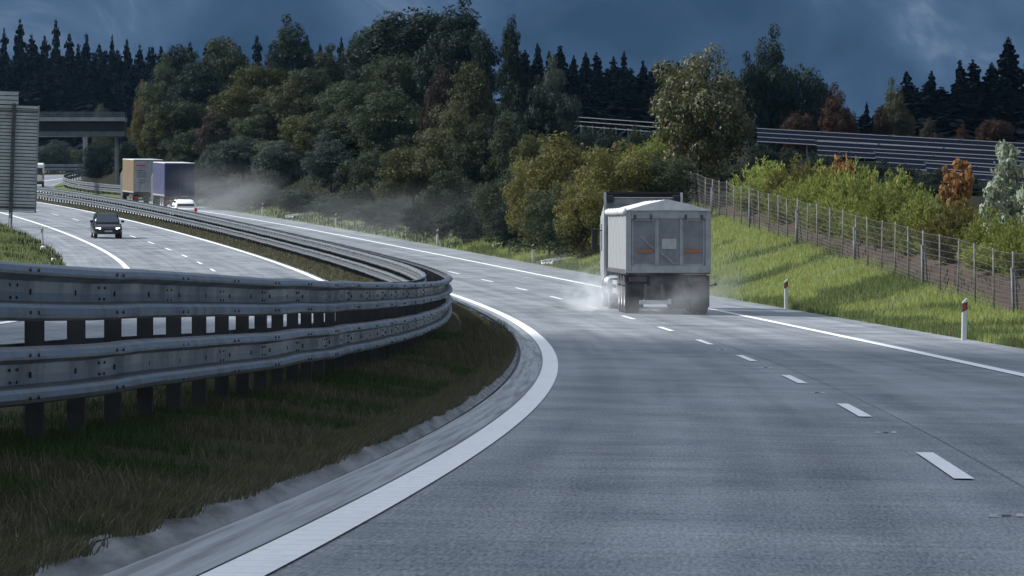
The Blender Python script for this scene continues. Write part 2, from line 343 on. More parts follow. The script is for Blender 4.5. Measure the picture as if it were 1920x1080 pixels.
cg = strip('joint_gap', sk, [-4.085, -4.015], lambda s, u: .034 - .012 * (vnoise(s, u * 0, 1.3, 8)) + 0 * u, M['bolt'], parent=kb)
gu = strip('gutter', sk, [-4.03, -3.9, -3.78, -3.67], lambda s, u: hr(s, u) + .006 + 0 * u, M['gutter'])
def line(name, u, wd, s0, s1, m, parent, hfun, step=2.):
    n = max(2, int((s1 - s0) / step) + 1)
    return strip(name, np.linspace(s0, s1, n), [u - wd / 2, u + wd / 2], lambda s, u: hfun(s, u) + .011, m, parent=parent)
line('edge_line', -3.52, .25, -50, 780, M['line_r'], rd, hr, 1.); line('edge_line', 3.807, .25, -50, 780, M['line'], rd, hr)
line('edge_line', -7.83, .25, -50, 780, M['line'], rl, hl); line('edge_line', -15.24, .25, -50, 780, M['line'], rl, hl)
for k in range(-2, 24): line('lane_dash', 0, .135, 36.57 + 18 * k - 3, 36.57 + 18 * k + 3, M['line'], rd, hr)
for k in range(0, 22): line('lane_dash', -11.55, .135, 150 + 18 * k - 3, 150 + 18 * k + 3, M['line'], rl, hl)
ORD = ['first', 'second', 'third', 'fourth', 'fifth', 'sixth', 'seventh', 'eighth', 'ninth', 'tenth', 'eleventh', 'twelfth']
for k in range(5):                               # white studs set in the seam between the lane dashes
    p = rpt(27.57 + 18 * k, -.06, .0); a = float(psi(27.57 + 18 * k))
    st = empty('road_stud', p, (0, 0, -a), 'broken pair of white road studs lying after the %s nearest lane dash' % ORD[k - 1] if k else 'nearest pair of white road studs, beside the right edge of the photo', 'road stud', 'white studs between the lane dashes')
    for sx in (-1, 1):
        b = MB(); b.box((sx * .075, .05 * sx, .012), (.05, .09, .012), 0, None, .7)
        b.build('reflector', M['alu'], st)
    b = MB(); b.box((0, 0, .01), (.05, .05, .010)); b.build('socket', M['grey'], st)

# ------------------------------------------------------------------ the double-sided crash barrier of the median
WP = [(.015, .164), (.072, .157), (.102, .140), (.121, .110), (.121, .094), (.102, .081), (.008, .064), (0, .0), (.004, -.050), (.098, -.070), (.115, -.090), (.122, -.122), (.111, -.147), (.085, -.158), (.040, -.163)]
def beam(name, u0, side, hz, s0, s1, parent, o0, bolts=True, step=1., joint=27.8):
    ss = np.arange(s0, s1 + .01, step); rings = []
    prof = [(o, z) for o, z in WP] + [(o - .006, z * .985) for o, z in WP[::-1]]
    for q in ss:
        wob = .012 * (vnoise(q, hz, 2.0, 11 + side) - .5) * 2; wz = .010 * (vnoise(q, hz * 3 + 5, 2.6, 17) - .5) * 2
        rings.append([rpt(q, u0 + side * (o - .118) + wob, hz + z + wz) - o0 for o, z in prof])
    b = MB(); b.loft(rings)
    if bolts:
        for q in np.arange(joint - 4 * int((joint - s0) / 4), s1, 4.):
            n = 2 if q < 140 else 1
            for dz in (.118, -.118):
                for k in range(n):
                    dq = (k - .5) * .34; p0 = rpt(q + dq, u0, hz + dz) - o0; p1 = rpt(q + dq, u0 + side * .012, hz + dz) - o0
                    b.tube(p0, p1, .012, None, 6, 1)
            for k, dz in ((-.6, .035), (-.5, -.035), (.6, .035), (.5, -.035)) if q < 140 else ():
                a = q + k * .25; b.tube(rpt(a, u0 - side * .117, hz + dz) - o0, rpt(a, u0 - side * .107, hz + dz) - o0, .009, None, 5, 1)
            if q < 140:                          # slotted holes at the posts and the lap of one beam over the next
                for a in (q + .7, q + 2.7): b.box(rpt(a, u0 - side * .114, hz) - o0, (.010, .020, .034), 1, Matrix.Rotation(-float(psi(a)), 3, 'Z'))
    return b.build(name, [M['steel'], M['bolt']], parent)
o0 = rpt(90, -5.75, .3)
gd = empty('crash_barrier', o0, (0, 0, 0), 'long double-sided galvanised crash barrier curving along the grassy median', 'guard rail')
for side, u0 in ((1, -5.40), (-1, -6.10)):
    for hz in (1.2285, .7575): beam('rail_beam', u0, side, hz, -8, 690, gd, o0)
def post_shape(b, q, o0, n=1):
    M3 = Matrix.Rotation(-float(psi(q)), 3, 'Z')
    def P(du, h): return rpt(q, -5.75 + du, h) - o0
    b.box((P(0, .70)), (.11, .085, 1.32), 0, M3)
    for hz in (1.2285, .7575):
        for sd in (-1, 1): b.box(P(sd * .14, hz), (.15, .07, .12), 0, M3)
n = 0; far = MB()
for q in np.arange(8.4, 688, 2.0):
    if n < 99:
        b = MB(); post_shape(b, q, o0); b.build('post', M['post'], gd); n += 1
    else: post_shape(far, q, o0)
tag(far.build('far_posts', M['post'], gd), kind='stuff')
# single-sided barrier on the outside of the far bend
o1 = rpt(520, 7.6, 0)
g2 = empty('crash_barrier', o1, (0, 0, 0), 'short far crash barrier on the outer verge, passing under the footbridge', 'guard rail')
for hz in (.95, .52): beam('rail_beam', 7.5, -1, hz, 452, 690, g2, o1, False, 2.5)
for q in np.arange(454, 690, 4.):
    b = MB(); b.box(rpt(q, 7.68, .5) - o1, (.1, .12, 1.1), 0, Matrix.Rotation(-float(psi(q)), 3, 'Z')); b.build('post', M['post'], g2)

# ------------------------------------------------------------------ marker posts, drain outlets, stones
def marker_post(s, u, h, label, back=False, lean=(0, 0)):
    p = rpt(s, u); p.z = float(ground_z(p.x, p.y)[0]) - .03
    t = empty('marker_post', p, (lean[0], lean[1], -float(psi(s))), label, 'marker post', 'white marker posts along the edges of the road')
    ring = [(-.065, -.035), (-.04, -.055), (.04, -.055), (.065, -.035), (.03, .05), (-.03, .05)]
    def sec(z0, z1, g, top=False): return [[Vector((x * g, y * g, z0)) for x, y in ring], [Vector((x * g, y * g, z1 + (.06 * (x / .065) if top else 0))) for x, y in ring]]
    b = MB(); b.loft(sec(0, h * .72, 1.0)); b.loft(sec(h * .9, h - .03, 1.0, True)); b.build('shaft', M['marker'], t, bevel=.006)
    b = MB(); b.loft([[Vector((x * 1.02, y * 1.02, h * .72 + .04 * x / .065)) for x, y in ring], [Vector((x * 1.02, y * 1.02, h * .9 + .03 * x / .065)) for x, y in ring]]); b.build('band', M['blackm'], t)
    b = MB(); b.box((0, -.062, h * .81), (.055, .012, h * .13)); b.build('reflector', M['marker' if back else 'redm'], t)
marker_post(117, 6.42, 1.0, 'nearest white marker post with red reflector, below the right end of the fence', lean=(0, R(1)))
marker_post(166, 6.60, 1.0, 'white marker post in sunlit grass to the right of the grey tipper lorry')
marker_post(263, 6.75, 1.0, 'white marker post beside the larger white drain outlet, left of the grey lorry')
marker_post(308.5, 6.75, 1.0, 'slim white marker post at the foot of the wooded bank by the orange shrub')
marker_post(362.5, 6.75, 1.0, 'pale marker post in spray where the bank begins to darken')
marker_post(404, 6.75, 1.0, 'farthest faint white marker post, nearest to the white car')
marker_post(285, -18.05, 1.05, 'dark topped marker post on left grass, close to white stones', True, (0, R(-3)))
marker_post(334, -18.05, 1.05, 'dark topped marker post on left grass, beside the pole of the big sign', True)
def drain(s, u, L_, W_, yaw, label):
    p = rpt(s, u); p.z = float(ground_z(p.x, p.y)[0])
    t = empty('drain_outlet', p, (0, R(-9), -float(psi(s)) + yaw), label, 'drain outlet', 'white concrete drain outlets at the foot of the bank')
    b = MB(); b.box((0, 0, .03), (L_, W_, .08)); b.build('slab', M['tarp'], t, bevel=.015)
    for sd in (-1, 1): b = MB(); b.box((0, sd * (W_ / 2 - .05), .12), (L_, .1, .14)); b.build('side_wall', M['tarp'], t, bevel=.015)
drain(257, 7.25, 1.0, 1.7, R(14), 'low white concrete drain outlet on verge beside marker post')
drain(290, 8.2, .7, .8, R(5), 'small white concrete drain outlet up in the grass bank')
drain(391, 7.6, 1.1, 1.8, R(12), 'far pale drain outlet in the mist between two marker posts')
for k, (px, s, r) in enumerate(((81, 262, .20), (103, 263, .17))):
    q = np.arange(240, 290, .2); X, Y, Z = road(q, -18.4); s = float(q[np.abs(960 + F_PX * X / Y - px).argmin()])
    p = rpt(s, -18.4); p.z = float(ground_z(p.x, p.y)[0]) + r * .3
    rng = random.Random(k); b = MB(); rings = []
    for i in range(1, 6):
        t = math.pi * i / 6; rings.append([Vector((math.sin(t) * math.cos(a) * r * rng.uniform(.8, 1.15), math.sin(t) * math.sin(a) * r * rng.uniform(.8, 1.15), -math.cos(t) * r * .85)) for a in [j * math.pi / 4 for j in range(8)]])
    b.loft(rings); o = b.build('white_stone', M['tarp'], None, p, True)
    tag(o, ('rounded white stone under the near marker post on left grass', 'white stone at the very tip of the left grass wedge')[k], 'stone', 'white stones on the left grass')

# ------------------------------------------------------------------ wire fence on the bank
of = rpt(170, 11, 0); ft = empty('wire_fence', of, (0, 0, 0), 'tall wire mesh fence with thin posts climbing along the grass bank', 'fence')
FH_ = 1.85; fq = np.arange(92, 322, 4.3); fp = []
for i, q in enumerate(fq):
    p = rpt(q, float(np.interp(q, FS, FU))); p.z = float(ground_z(p.x, p.y)[0]); p -= of; fp.append(p)
    rng = random.Random(i); b = MB(); r = .036 if i % 5 == 2 else .028
    top = p + Vector((rng.uniform(-.05, .05), 0, FH_ + rng.uniform(-.05, .06))); b.tube(p - Vector((0, 0, .2)), top, r, r * .92, 8)
    if i % 5 == 2: b.tube(p + Vector((.05, 0, 1.4)), p + Vector((.25, 1.1, -.05)), .03, .03, 6); b.tube(p + Vector((-.05, 0, 1.4)), p + Vector((-.1, -1.0, -.05)), .03, .03, 6)
    b.build('post', M['brace'] if i % 5 == 2 else M['wood'], ft, smooth=True)
b = MB(); hs = [.06, .18, .30, .42, .55, .68, .82, .97, 1.14, 1.34, 1.56, 1.80]
for a, c in zip(fp[:-1], fp[1:]):
    for h in hs: b.tube(a + Vector((0, -.03, h)), c + Vector((0, -.03, h)), .009 if h > 1.7 else .0072, None, 3, 0, False)
    for k in range(1, 15): m_ = a.lerp(c, k / 15); b.tube(m_ + Vector((0, -.03, .04)), m_ + Vector((0, -.03, 1.8)),   .0032, None, 3, 0, False)
b.build('wire_mesh', M['wire'], ft)

# ------------------------------------------------------------------ big road sign seen from behind
ps = rpt(339, -18.5); ps.z = float(ground_z(ps.x, ps.y)[0]); Zs = ps.y; mpp = Zs / F_PX
sg = empty('road_sign', ps, (0, R(1.9), 0), 'huge grey sign with ribbed aluminium back standing at the left edge', 'road sign')
def sx(px): return at(px, Zs) - ps.x
def sz(py): return z_at(py, Zs) - ps.z
def ribbed(nm, x0, x1, z0, z1, y):
    b = MB(); n = int((z1 - z0) / .225); st = (z1 - z0) / n
    for k in range(n): b.span((x0, y, z0 + k * st + .028), (x1, y + .05, z0 + (k + 1) * st - .028)); b.span((x0, y - .03, z0 + k * st + .03), (x1, y, z0 + k * st + .06))
    return b.build(nm, M['signback'], sg)
zb = sz(395); zt = sz(196)
ribbed('sign_panel', sx(-150), sx(64), zb, zt, .25); ribbed('top_panel', sx(-150), sx(26), zt + .02, sz(170), .25)
b = MB(); b.span((sx(63.5), .2, zb - .03), (sx(66), .36, zt + .03)); b.span((sx(-150), .2, zb - .06), (sx(66), .34, zb - .005)); b.build('frame', M['steel'], sg)
for px in (19, -105): b = MB(); b.span((sx(px) - .11, -.05, -.5), (sx(px) + .11, .2, zt + .1)); b.build('pole', M['post'], sg)
b = MB()
for t_ in (.04, .95): b.span((sx(-150), .14, zb + (zt - zb) * t_ - .03), (sx(64), .2, zb + (zt - zb) * t_ + .03))
b.span((sx(-150), .301, zb + .05), (sx(63), .32, zt - .05))
b.build('crossbar', M['post'], sg)

# ------------------------------------------------------------------ footbridge over the road
Zb = 508.; pb = Vector((at(217, Zb), Zb, 0)); pb.z = float(ground_z(pb.x, pb.y)[0])
br = empty('footbridge', pb, (0, 0, 0), 'narrow bridge with dark girder and grey railing crossing the road far left', 'bridge')
def bx(px): return at(px, Zb) - pb.x
def bz(py): return z_at(py, Zb) - pb.z
xl, xr = bx(-420), bx(236)
b = MB(); b.span((xl, -1.6, bz(228)), (xr, 1.8, bz(221))); b.build('deck', M['pillar'], br)
b = MB(); b.span((xl, -1.1, bz(247)), (xr, 1.3, bz(228.3)));
for px in range(-400, 234, 27): b.span((bx(px) - .06, -1.25, bz(246)), (bx(px) + .06, -1.1, bz(229)))
b.build('girder', M['girder'], br)
b = MB(); b.span((xl, -1.5, bz(256)), (xr, 1.7, bz(247.3))); b.build('bottom_flange', M['rail'], br)
b = MB()
for z0, t_ in ((bz(210.5), .07), (bz(214.5), .05), (bz(218), .05)): b.span((xl, -1.55, z0 - t_), (xr, -1.48, z0)); b.span((xl, 1.68, z0 - t_), (xr, 1.75, z0))
for px in range(-420, 234, 26): b.span((bx(px) - .05, -1.57, bz(222)), (bx(px) + .05, -1.46, bz(210))); b.span((bx(px) - .05, 1.66, bz(222)), (bx(px) + .05, 1.77, bz(210)))
b.build('railing', M['rail'], br)
for px, py in ((219, 385), (-330, 380)):
    b = MB(); yy = 0; gz_ = float(ground_z(pb.x + bx(px), pb.y)[0]) - pb.z
    b.tube((bx(px), yy, min(bz(py), gz_) - .5), (bx(px), yy, bz(256.2)), .21, None, 12); b.build('column', M['pillar'], br, smooth=False)

pc = Vector((at(160, 592.), 592., 0)); pc.z = float(ground_z(pc.x, pc.y)[0]) - .2
cl = empty('concrete_pylon', pc, (0, 0, 0), 'pale concrete pylon rising beyond the far bend under the footbridge', 'pylon')
b = MB(); b.box((0, 0, (z_at(235, 592.) - pc.z) / 2), (.55, .5, z_at(235, 592.) - pc.z), 0, None, .85); b.build('shaft', M['pillar'], cl, bevel=.04)
b = MB(); b.box((0, 0, .35), (1.0, 1.0, .7)); b.build('base', M['pillar'], cl, bevel=.04)

# ------------------------------------------------------------------ vehicles
def seat(s, u, h=0.):
    p = rpt(s, u); p.z += float(hr(s, u) if u > -6 else hl(s, u)) + h
    return p, (math.atan(float(np.interp(s, S, SL))), 0, -float(psi(s)))
def wheel(parent, x, y, r, wd, rim=.6, rimmat='alu', name='wheel'):
    sd = 1 if x > 0 else -1
    b = MB(); rings = []
    prof = [(-wd / 2, rim * r), (-wd / 2, .93 * r), (-wd * .36, r), (wd * .36, r), (wd / 2, .93 * r), (wd / 2, rim * r)]
    for o, q in prof: rings.append([Vector((o, q * math.cos(a), q * math.sin(a))) for a in [2 * math.pi * k / 24 for k in range(24)]])
    b.loft(rings, 0, False); t = b.build(name, M['rubber'], parent, (x, y, r), True)
    b = MB(); rings = []
    for o, q in ((sd * wd * .49, rim * r), (sd * wd * .40, rim * r * .93), (sd * wd * .15, rim * r * .6), (sd * wd * .15, rim * r * .34), (sd * wd * .42, rim * r * .3), (sd * wd * .44, .01)):
        rings.append([Vector((o, q * math.cos(a), q * math.sin(a))) for a in [2 * math.pi * k / 20 for k in range(20)]])
    b.loft(rings, 0, False)
    for k in range(8): a = 2 * math.pi * k / 8; b.tube((sd * wd * .15, rim * r * .47 * math.cos(a), rim * r * .47 * math.sin(a)), (sd * wd * .20, rim * r * .47 * math.cos(a), rim * r * .47 * math.sin(a)), .022, None, 6)
    rings = [[Vector((-sd * wd * o, rim * r * q * math.cos(a), rim * r * q * math.sin(a))) for a in [2 * math.pi * k / 20 for k in range(20)]] for o, q in ((.45, 1.), (.2, .5), (.2, .01))]
    b.loft(rings, 0, False); b.build('rim', M[rimmat], t, None, True)
    return t
def rrect(hw, z0, z1, y, r=.12, inset=0.):       # rounded rectangle across the car
    pts = []; n = 3
    for cx, cz, a0 in ((hw - r, z1 - r, 0), (-hw + r, z1 - r, 90), (-hw + r, z0 + r, 180), (hw - r, z0 + r, 270)):
        for k in range(n + 1): a = R(a0 + 90 * k / n); pts.append(Vector((cx + r * math.cos(a), y, cz + r * math.sin(a))))
    return pts
def car(name, s, u, flip, paint, label, L_=4.6, W_=1.86, H_=1.66, lit=False):
    p, rot = seat(s, u); rot = (rot[0] if not flip else -rot[0], 0, rot[2] + (math.pi if flip else 0))
    t = empty(name, p, rot, label, 'car'); hw = W_ / 2; f = L_ / 2
    b = MB(); bel = H_ * .60                      # body: nose at +y
    prof = [(-f, .42, bel * .80, .80), (-f + .08, .32, bel * .96, .95), (-f + .5, .25, bel, 1.), (-.2, .24, bel * 1.0, 1.), (f * .42, .24, bel * .98, 1.), (f * .72, .26, bel * .90, .98), (f - .22, .28, bel * .80, .93), (f - .06, .32, bel * .66, .84), (f, .40, bel * .52, .74)]
    b.loft([rrect(hw * g, a, c, y, min(.13, (c - a) * .3)) for y, a, c, g in prof]); b.build('body', M[paint], t, None, True)
    b = MB(); pr = [(-f + .12, bel - .06, bel + .02, .84, .80), (-f + .40, bel - .05, H_ * .93, .86, .70), (-f + .9, bel - .05, H_ * .985, .88, .70), (-.1, bel - .05, H_, .88, .71), (f * .12, bel - .05, H_ * .97, .88, .70), (f * .46, bel - .06, bel + .03, .86, .80)]
    b.loft([[Vector((-hw * g0, y, a)), Vector((hw * g0, y, a)), Vector((hw * g0 * .97, y, (a + c) / 2)), Vector((hw * g1, y, c - .03)), Vector((hw * g1 * .86, y, c)), Vector((-hw * g1 * .86, y, c)), Vector((-hw * g1, y, c - .03)), Vector((-hw * g0 * .97, y, (a + c) / 2))] for y, a, c, g0, g1 in pr])
    b.build('cabin', M[paint], t, None, True)
    def quad(nm, pts, m, off): b = MB(); q = [Vector(v) for v in pts]; nn = (q[1] - q[0]).cross(q[2] - q[0]).normalized() * off; b.loft([[v for v in q], [v + nn for v in q]]); return b.build(nm, m, t)
    y0, y1 = f * .44, f * .145; z0, z1 = bel + .06, H_ * .955
    quad('windscreen', [(-hw * .80, y0 + .01, z0), (hw * .80, y0 + .01, z0), (hw * .65, y1 + .01, z1), (-hw * .65, y1 + .01, z1)], M['glass'], .014)
    quad('rear_window', [(hw * .76, -f + .165, bel + .10), (-hw * .76, -f + .165, bel + .10), (-hw * .62, -f + .375, H_ * .90), (hw * .62, -f + .375, H_ * .90)], M['glass'], .03)
    for sd in (-1, 1):
        for a, c in ((-f + .65, -.05), (.02, f * .30)):
            pts = [(sd * hw * .865, a, bel + .03), (sd * hw * .865, c + (.1 if c > 0 else 0), bel + .03), (sd * hw * .74, c - (.25 if c > 0 else 0), H_ * .93), (sd * hw * .74, a + (.1 if a < -.5 else 0), H_ * .93)]
            quad('side_window', pts if sd > 0 else pts[::-1], M['glass'], .025)
        b = MB(); b.box((sd * (hw + .07), f * .36, bel + .09), (.2, .1, .15), 0, None, .85); b.build('mirror', M[paint], t, bevel=.03)
        b = MB(); b.box((sd * hw * .66, f - .13, bel * .655), (.26, .16, .12), 0, Matrix.Rotation(sd * R(-16), 3, 'Z')); b.build('headlight', M['lamp'] if lit else M['chrome'], t, bevel=.04)
        b = MB(); b.box((sd * hw * .80, -f + .03, bel * .84), (.2, .1, .26)); b.build('tail_light', M['red'], t, bevel=.03)
        for yy in (-f * .62, f * .62): wheel(t, sd * (hw - .13), yy, .345, .23, .66)
    b = MB(); b.box((0, f - .05, bel * .58), (hw * 1.0, .12, .20)); b.box((0, f - .02, .36), (hw * 1.45, .12, .17)); b.build('grille', M['dark'], t, bevel=.03)
    b = MB(); b.box((0, -f + .0, .42), (W_ * .9, .18, .30)); b.build('rear_bumper', M['dark'], t, bevel=.05)
    b = MB(); b.box((0, f + .045, .45), (.46, .02, .10)); b.build('number_plate', M['alu'], t)
    b = MB()
    for sd in (-1, 1): b.tube((sd * hw * .66, -f + .9, H_ + .02), (sd * hw * .66, f * .1, H_ + .015), .022, None, 6)
    b.build('roof_rail', M['dark'], t); return t
car('car', 307.5, -13.42, True, 'carblack', 'dark car with lit headlights driving towards the viewer on left road', 4.6, 1.72, 1.53, True)
car('car', 384, -1.95, False, 'carwhite', 'white car following the blue lorry, half hidden by the median barrier', 4.4, 1.82, 1.50)

# the grey tipper lorry in the spray
M['lens'] = mat('dirty_lens', (.10, .02, .02), .4)
p, rot = seat(151.5, 1.62); T = empty('tipper_lorry', p, rot, 'pale grey articulated tipper lorry with peaked white tarpaulin, spraying water', 'lorry')
LB = 9.3; zb_, zt_ = 1.34, 3.10; hw = 1.275
b = MB(); b.span((-hw + .02, .12, zb_), (-hw + .07, LB, zt_)); b.build('side_wall', M['white'], T)
b = MB(); b.span((hw - .07, .12, zb_), (hw - .02, LB, zt_)); b.build('side_wall', M['white'], T)
b = MB(); b.span((-hw + .07, LB - .06, zb_), (hw - .07, LB, zt_)); b.span((-hw + .07, .2, zb_), (hw - .07, LB - .06, zb_ + .06)); b.build('tub', M['grey'], T)
b = MB(); b.span((-hw, .2, zb_ - .14), (hw, LB, zb_ - .004)); b.build('sill', M['chassis'], T, bevel=.02)
b = MB()                                          # tailgate frame
for x0, x1 in ((-hw, -hw + .17), (hw - .17, hw)): b.span((x0, 0, zb_ - .1), (x1, .12, zt_ + .02))
b.span((-hw + .17, -.003, zt_ - .24), (hw - .17, .118, zt_ + .02)); b.span((-hw + .17, -.003, zb_ - .1), (hw - .17, .118, zb_ + .12))
tg = b.build('tailgate', M['grey2'], T, bevel=.015)
for x0, x1 in ((-1.085, -.36), (-.29, .34), (.42, 1.085)): b = MB(); y_ = .055 if x0 != -.29 else .012; b.span((x0, y_, zb_ + .125), (x1, .085, zt_ - .245)); b.build('panel', M['grey'], tg)
b = MB()
for x in (-.325, .38): b.span((x - .034, .0, zb_ + .126), (x + .034, .10, zt_ - .246))
for x0, x1 in ((-1.09, -.36), (.41, 1.09)):
    b.span((x0 + .0, .03, zb_ + .13), (x0 + .045, .09, zt_ - .25)); b.span((x1 - .045, .03, zb_ + .13), (x1, .09, zt_ - .25)); b.span((x0, .03, zb_ + .126), (x1, .09, zb_ + .17)); b.span((x0, .03, zt_ - .30), (x1, .09, zt_ - .246))
b.build('frame', M['grey2'], tg)
b = MB(); b.bar((-.84, .045, 2.35), (-.42, .045, 1.95), .03, .03); b.bar((-.22, .005, zb_ + .5), (.2, .005, zb_ + .16), .05, .04); b.build('brace', M['grey2'], tg)
b = MB()
for x in (-1.0, -.52, .52, 1.0): b.tube((x, -.02, zt_ - .27), (x, -.02, zt_ - .12), .035, None, 8)
b.build('hinge', M['chassis'], tg)
for x0, x1 in ((-.93, -.46), (.50, 1.0)): b = MB(); b.span((x0, .03, 1.84), (x1, .054, 1.95)); b.build('reflective_strip', M['orange'], tg)
b = MB(); b.span((-.19, -.008, 1.95), (.24, .02, 2.26)); b.build('sign_plate', M['alu'], tg)
# tarpaulin: a low pitched cover with rolled edges
b = MB(); rings = []
for y in np.linspace(-.04, LB + .02, 15):
    sag = .05 * (math.sin(y * 3.1) * .5 + .5) * (0 if y < .1 else 1); z = zt_ + .03
    rings.append([Vector((-hw - .03, y, z - .03)), Vector((-hw * .55, y, z + .15 - sag)), Vector((-.04, y, z + .31 - sag * .4)), Vector((hw * .55, y, z + .15 - sag)), Vector((hw + .03, y, z - .03)), Vector((0, y, z - .02))])
b.loft(rings); tp = b.build('tarpaulin', M['tarp'], T)
b = MB(); rings = []
for y in np.linspace(-.03, LB, 26): r = .075 + .018 * math.sin(y * 4); rings.append([Vector((-hw - .03 + r * math.cos(a), y, zt_ - .02 + r * math.sin(a) * 1.25)) for a in [k * math.pi / 4 for k in range(8)]])
b.loft(rings); b.build('rolled_edge', M['tarp'], tp, None, True)
b = MB()                                          # running gear
for x in (-.45, .45): b.span((x - .07, .25, .85), (x + .07, LB, 1.195))
for y in (1.15, 2.46, 3.77): b.span((-.9, y - .07, .45), (.9, y + .07, .59)); b.span((-.55, y - .12, .6), (.55, y + .12, .84))
b.span((-1.2, .5, .9), (1.2, .62, 1.19)); b.span((-.6, .7, .3), (.6, .9, 1.0)); b.build('chassis', M['chassis'], T)  # the block between the flaps is added to make the underside dark
for y in (1.15, 2.46, 3.77):
    for x in (-1.03, 1.03): wheel(T, x, y, .53, .44, .58)
for sd in (-1, 1):
    b = MB(); b.span((sd * .72, .36, .22), (sd * 1.26, .39, 1.16)); b.build('mudflap', M['dark'], T)
    b = MB()
    for y in (1.15, 2.46, 3.77):
        rr = [[Vector((sd * 1.03 + o, y + (.60 + q) * math.cos(a), .53 + (.60 + q) * math.sin(a))) for o, q in ((-.24, 0), (.24, 0), (.24, .02), (-.24, .02))] for a in [R(15 + 15 * k) for k in range(11)]]; b.loft(rr)
    b.build('mudguard', M['chrome' if sd < 0 else 'chassis'], T)
    b = MB(); b.span((sd * .62, .22, .98), (sd * 1.15, .30, 1.12)); tl = b.build('tail_light', M['chassis'], T, bevel=.01)
    b = MB(); b.span((sd * .95, .205, 1.0), (sd * 1.13, .219, 1.10)); b.build('lens', M['lens'], tl)
    b = MB(); b.tube((sd * 1.2, .5, .84), (sd * 1.42, .45, .88), .02, None, 6); b.box((sd * 1.44, .45, .89), (.1, .04, .07)); b.build('marker_arm', M['rubber'], T)
    b = MB(); b.span((sd * 1.15, 5.0, .55), (sd * 1.2, 7.9, .70)); b.span((sd * 1.15, 5.0, .82), (sd * 1.2, 7.9, .95)); b.build('side_guard', M['alu'], T)
b = MB(); b.span((-.86, .10, .30), (-.02, .17, .42)); b.span((-.02, .12, .30), (.10, .17, .46)); b.build('bumper_bar', M['alu'], T, bevel=.01)
b = MB(); b.span((-.7, .17, .36), (-.62, .4, .9)); b.span((-.2, .17, .36), (-.12, .4, .9)); b.build('bumper_bracket', M['chassis'], T)
b = MB(); b.span((-1.2, 4.6, .5), (-.7, 5.8, .95)); b.build('side_box', M['chrome'], T, bevel=.05)
# tractor unit in front
yc = 10.9
b = MB(); b.loft([[Vector((x * g, y, z)) for x, z in ((-1.2, .75), (1.2, .75), (1.24, 1.2), (1.24, 2.9), (1.12, h_), (-1.12, h_), (-1.24, 2.9), (-1.24, 1.2))] for y, g, h_ in ((yc + .9, 1, 3.45), (yc + 1.3, 1, 3.58), (yc + 2.4, 1, 3.45), (yc + 3.1, .99, 3.15), (yc + 3.3, .95, 2.95))])
cb = b.build('cab', M['grey2'], T)
b = MB(); b.span((-1.18, yc + .60, 2.6), (1.18, yc + .72, 3.55)); b.span((-1.0, yc + .57, 3.34), (1.0, yc + .60, 3.38)); b.span((-1.0, yc + .57, 3.22), (1.0, yc + .60, 3.25)); b.build('back_panel', M['grey2'], cb)
b = MB(); b.box((0, yc + 3.27, 2.3), (2.1, .06, .75)); b.build('windscreen', M['glass'], cb)
for sd in (-1, 1):
    b = MB(); b.span((sd * 1.243, yc + 1.9, 1.85), (sd * 1.256, yc + 2.9, 2.7)); b.build('side_window', M['glass'], cb)
    b = MB(); b.loft([[Vector((sd * x, y, z)) for x in (1.19, 1.27)] + [Vector((sd * x, y2, z)) for x, y2 in ((1.27, y + .04), (1.19, y + .04))] for y, z in ((yc + .35, .6), (yc + .35, 3.3), (yc + .45, 3.72))]); b.span((sd * 1.19, yc + .40, .6), (sd * 1.24, yc + .92, 3.3)); b.build('side_fairing', M['alu'], cb)
    b = MB(); b.span((sd * 1.33, yc + 2.9, 1.85), (sd * 1.52, yc + 3.02, 2.55)); b.bar((sd * 1.2, yc + 2.95, 2.5), (sd * 1.42, yc + 2.95, 2.5), .04, .04); b.build('mirror', M['dark'], cb, bevel=.02)
    wheel(T, sd * 1.05, yc + 2.1, .5, .32, .58); wheel(T, sd * .95, yc - 1.5, .5, .56, .58)
b = MB(); b.loft([[Vector((x, y, z)) for x in (-1.2, 1.2)] + [Vector((x, y + .5, z + .02)) for x in (1.2, -1.2)] for y, z in ((yc + .55, 3.56), (yc + .52, 3.66))])
b.span((-1.2, yc + .5, 3.67), (1.2, yc + 1.2, 3.74)); b.build('roof_deflector', M['dark'], cb)
for sd in (-1, 1): b = MB(); b.span((sd * .95, yc + .42, 3.40), (sd * 1.185, yc + .56, 3.64)); b.build('deflector_flap', M['dark'], cb, bevel=.03)
b = MB(); b.tube((-1.0, yc - .3, .75), (-1.0, yc + .85, .75), .33, None, 14); b.build('fuel_tank', M['chrome'], T, None, True)
b = MB(); b.span((-.5, 9.2, .75), (.5, yc + 3, 1.0)); b.span((-.6, 8.2, 1.0), (.6, 10.0, 1.19)); b.build('tractor_chassis', M['chassis'], T)

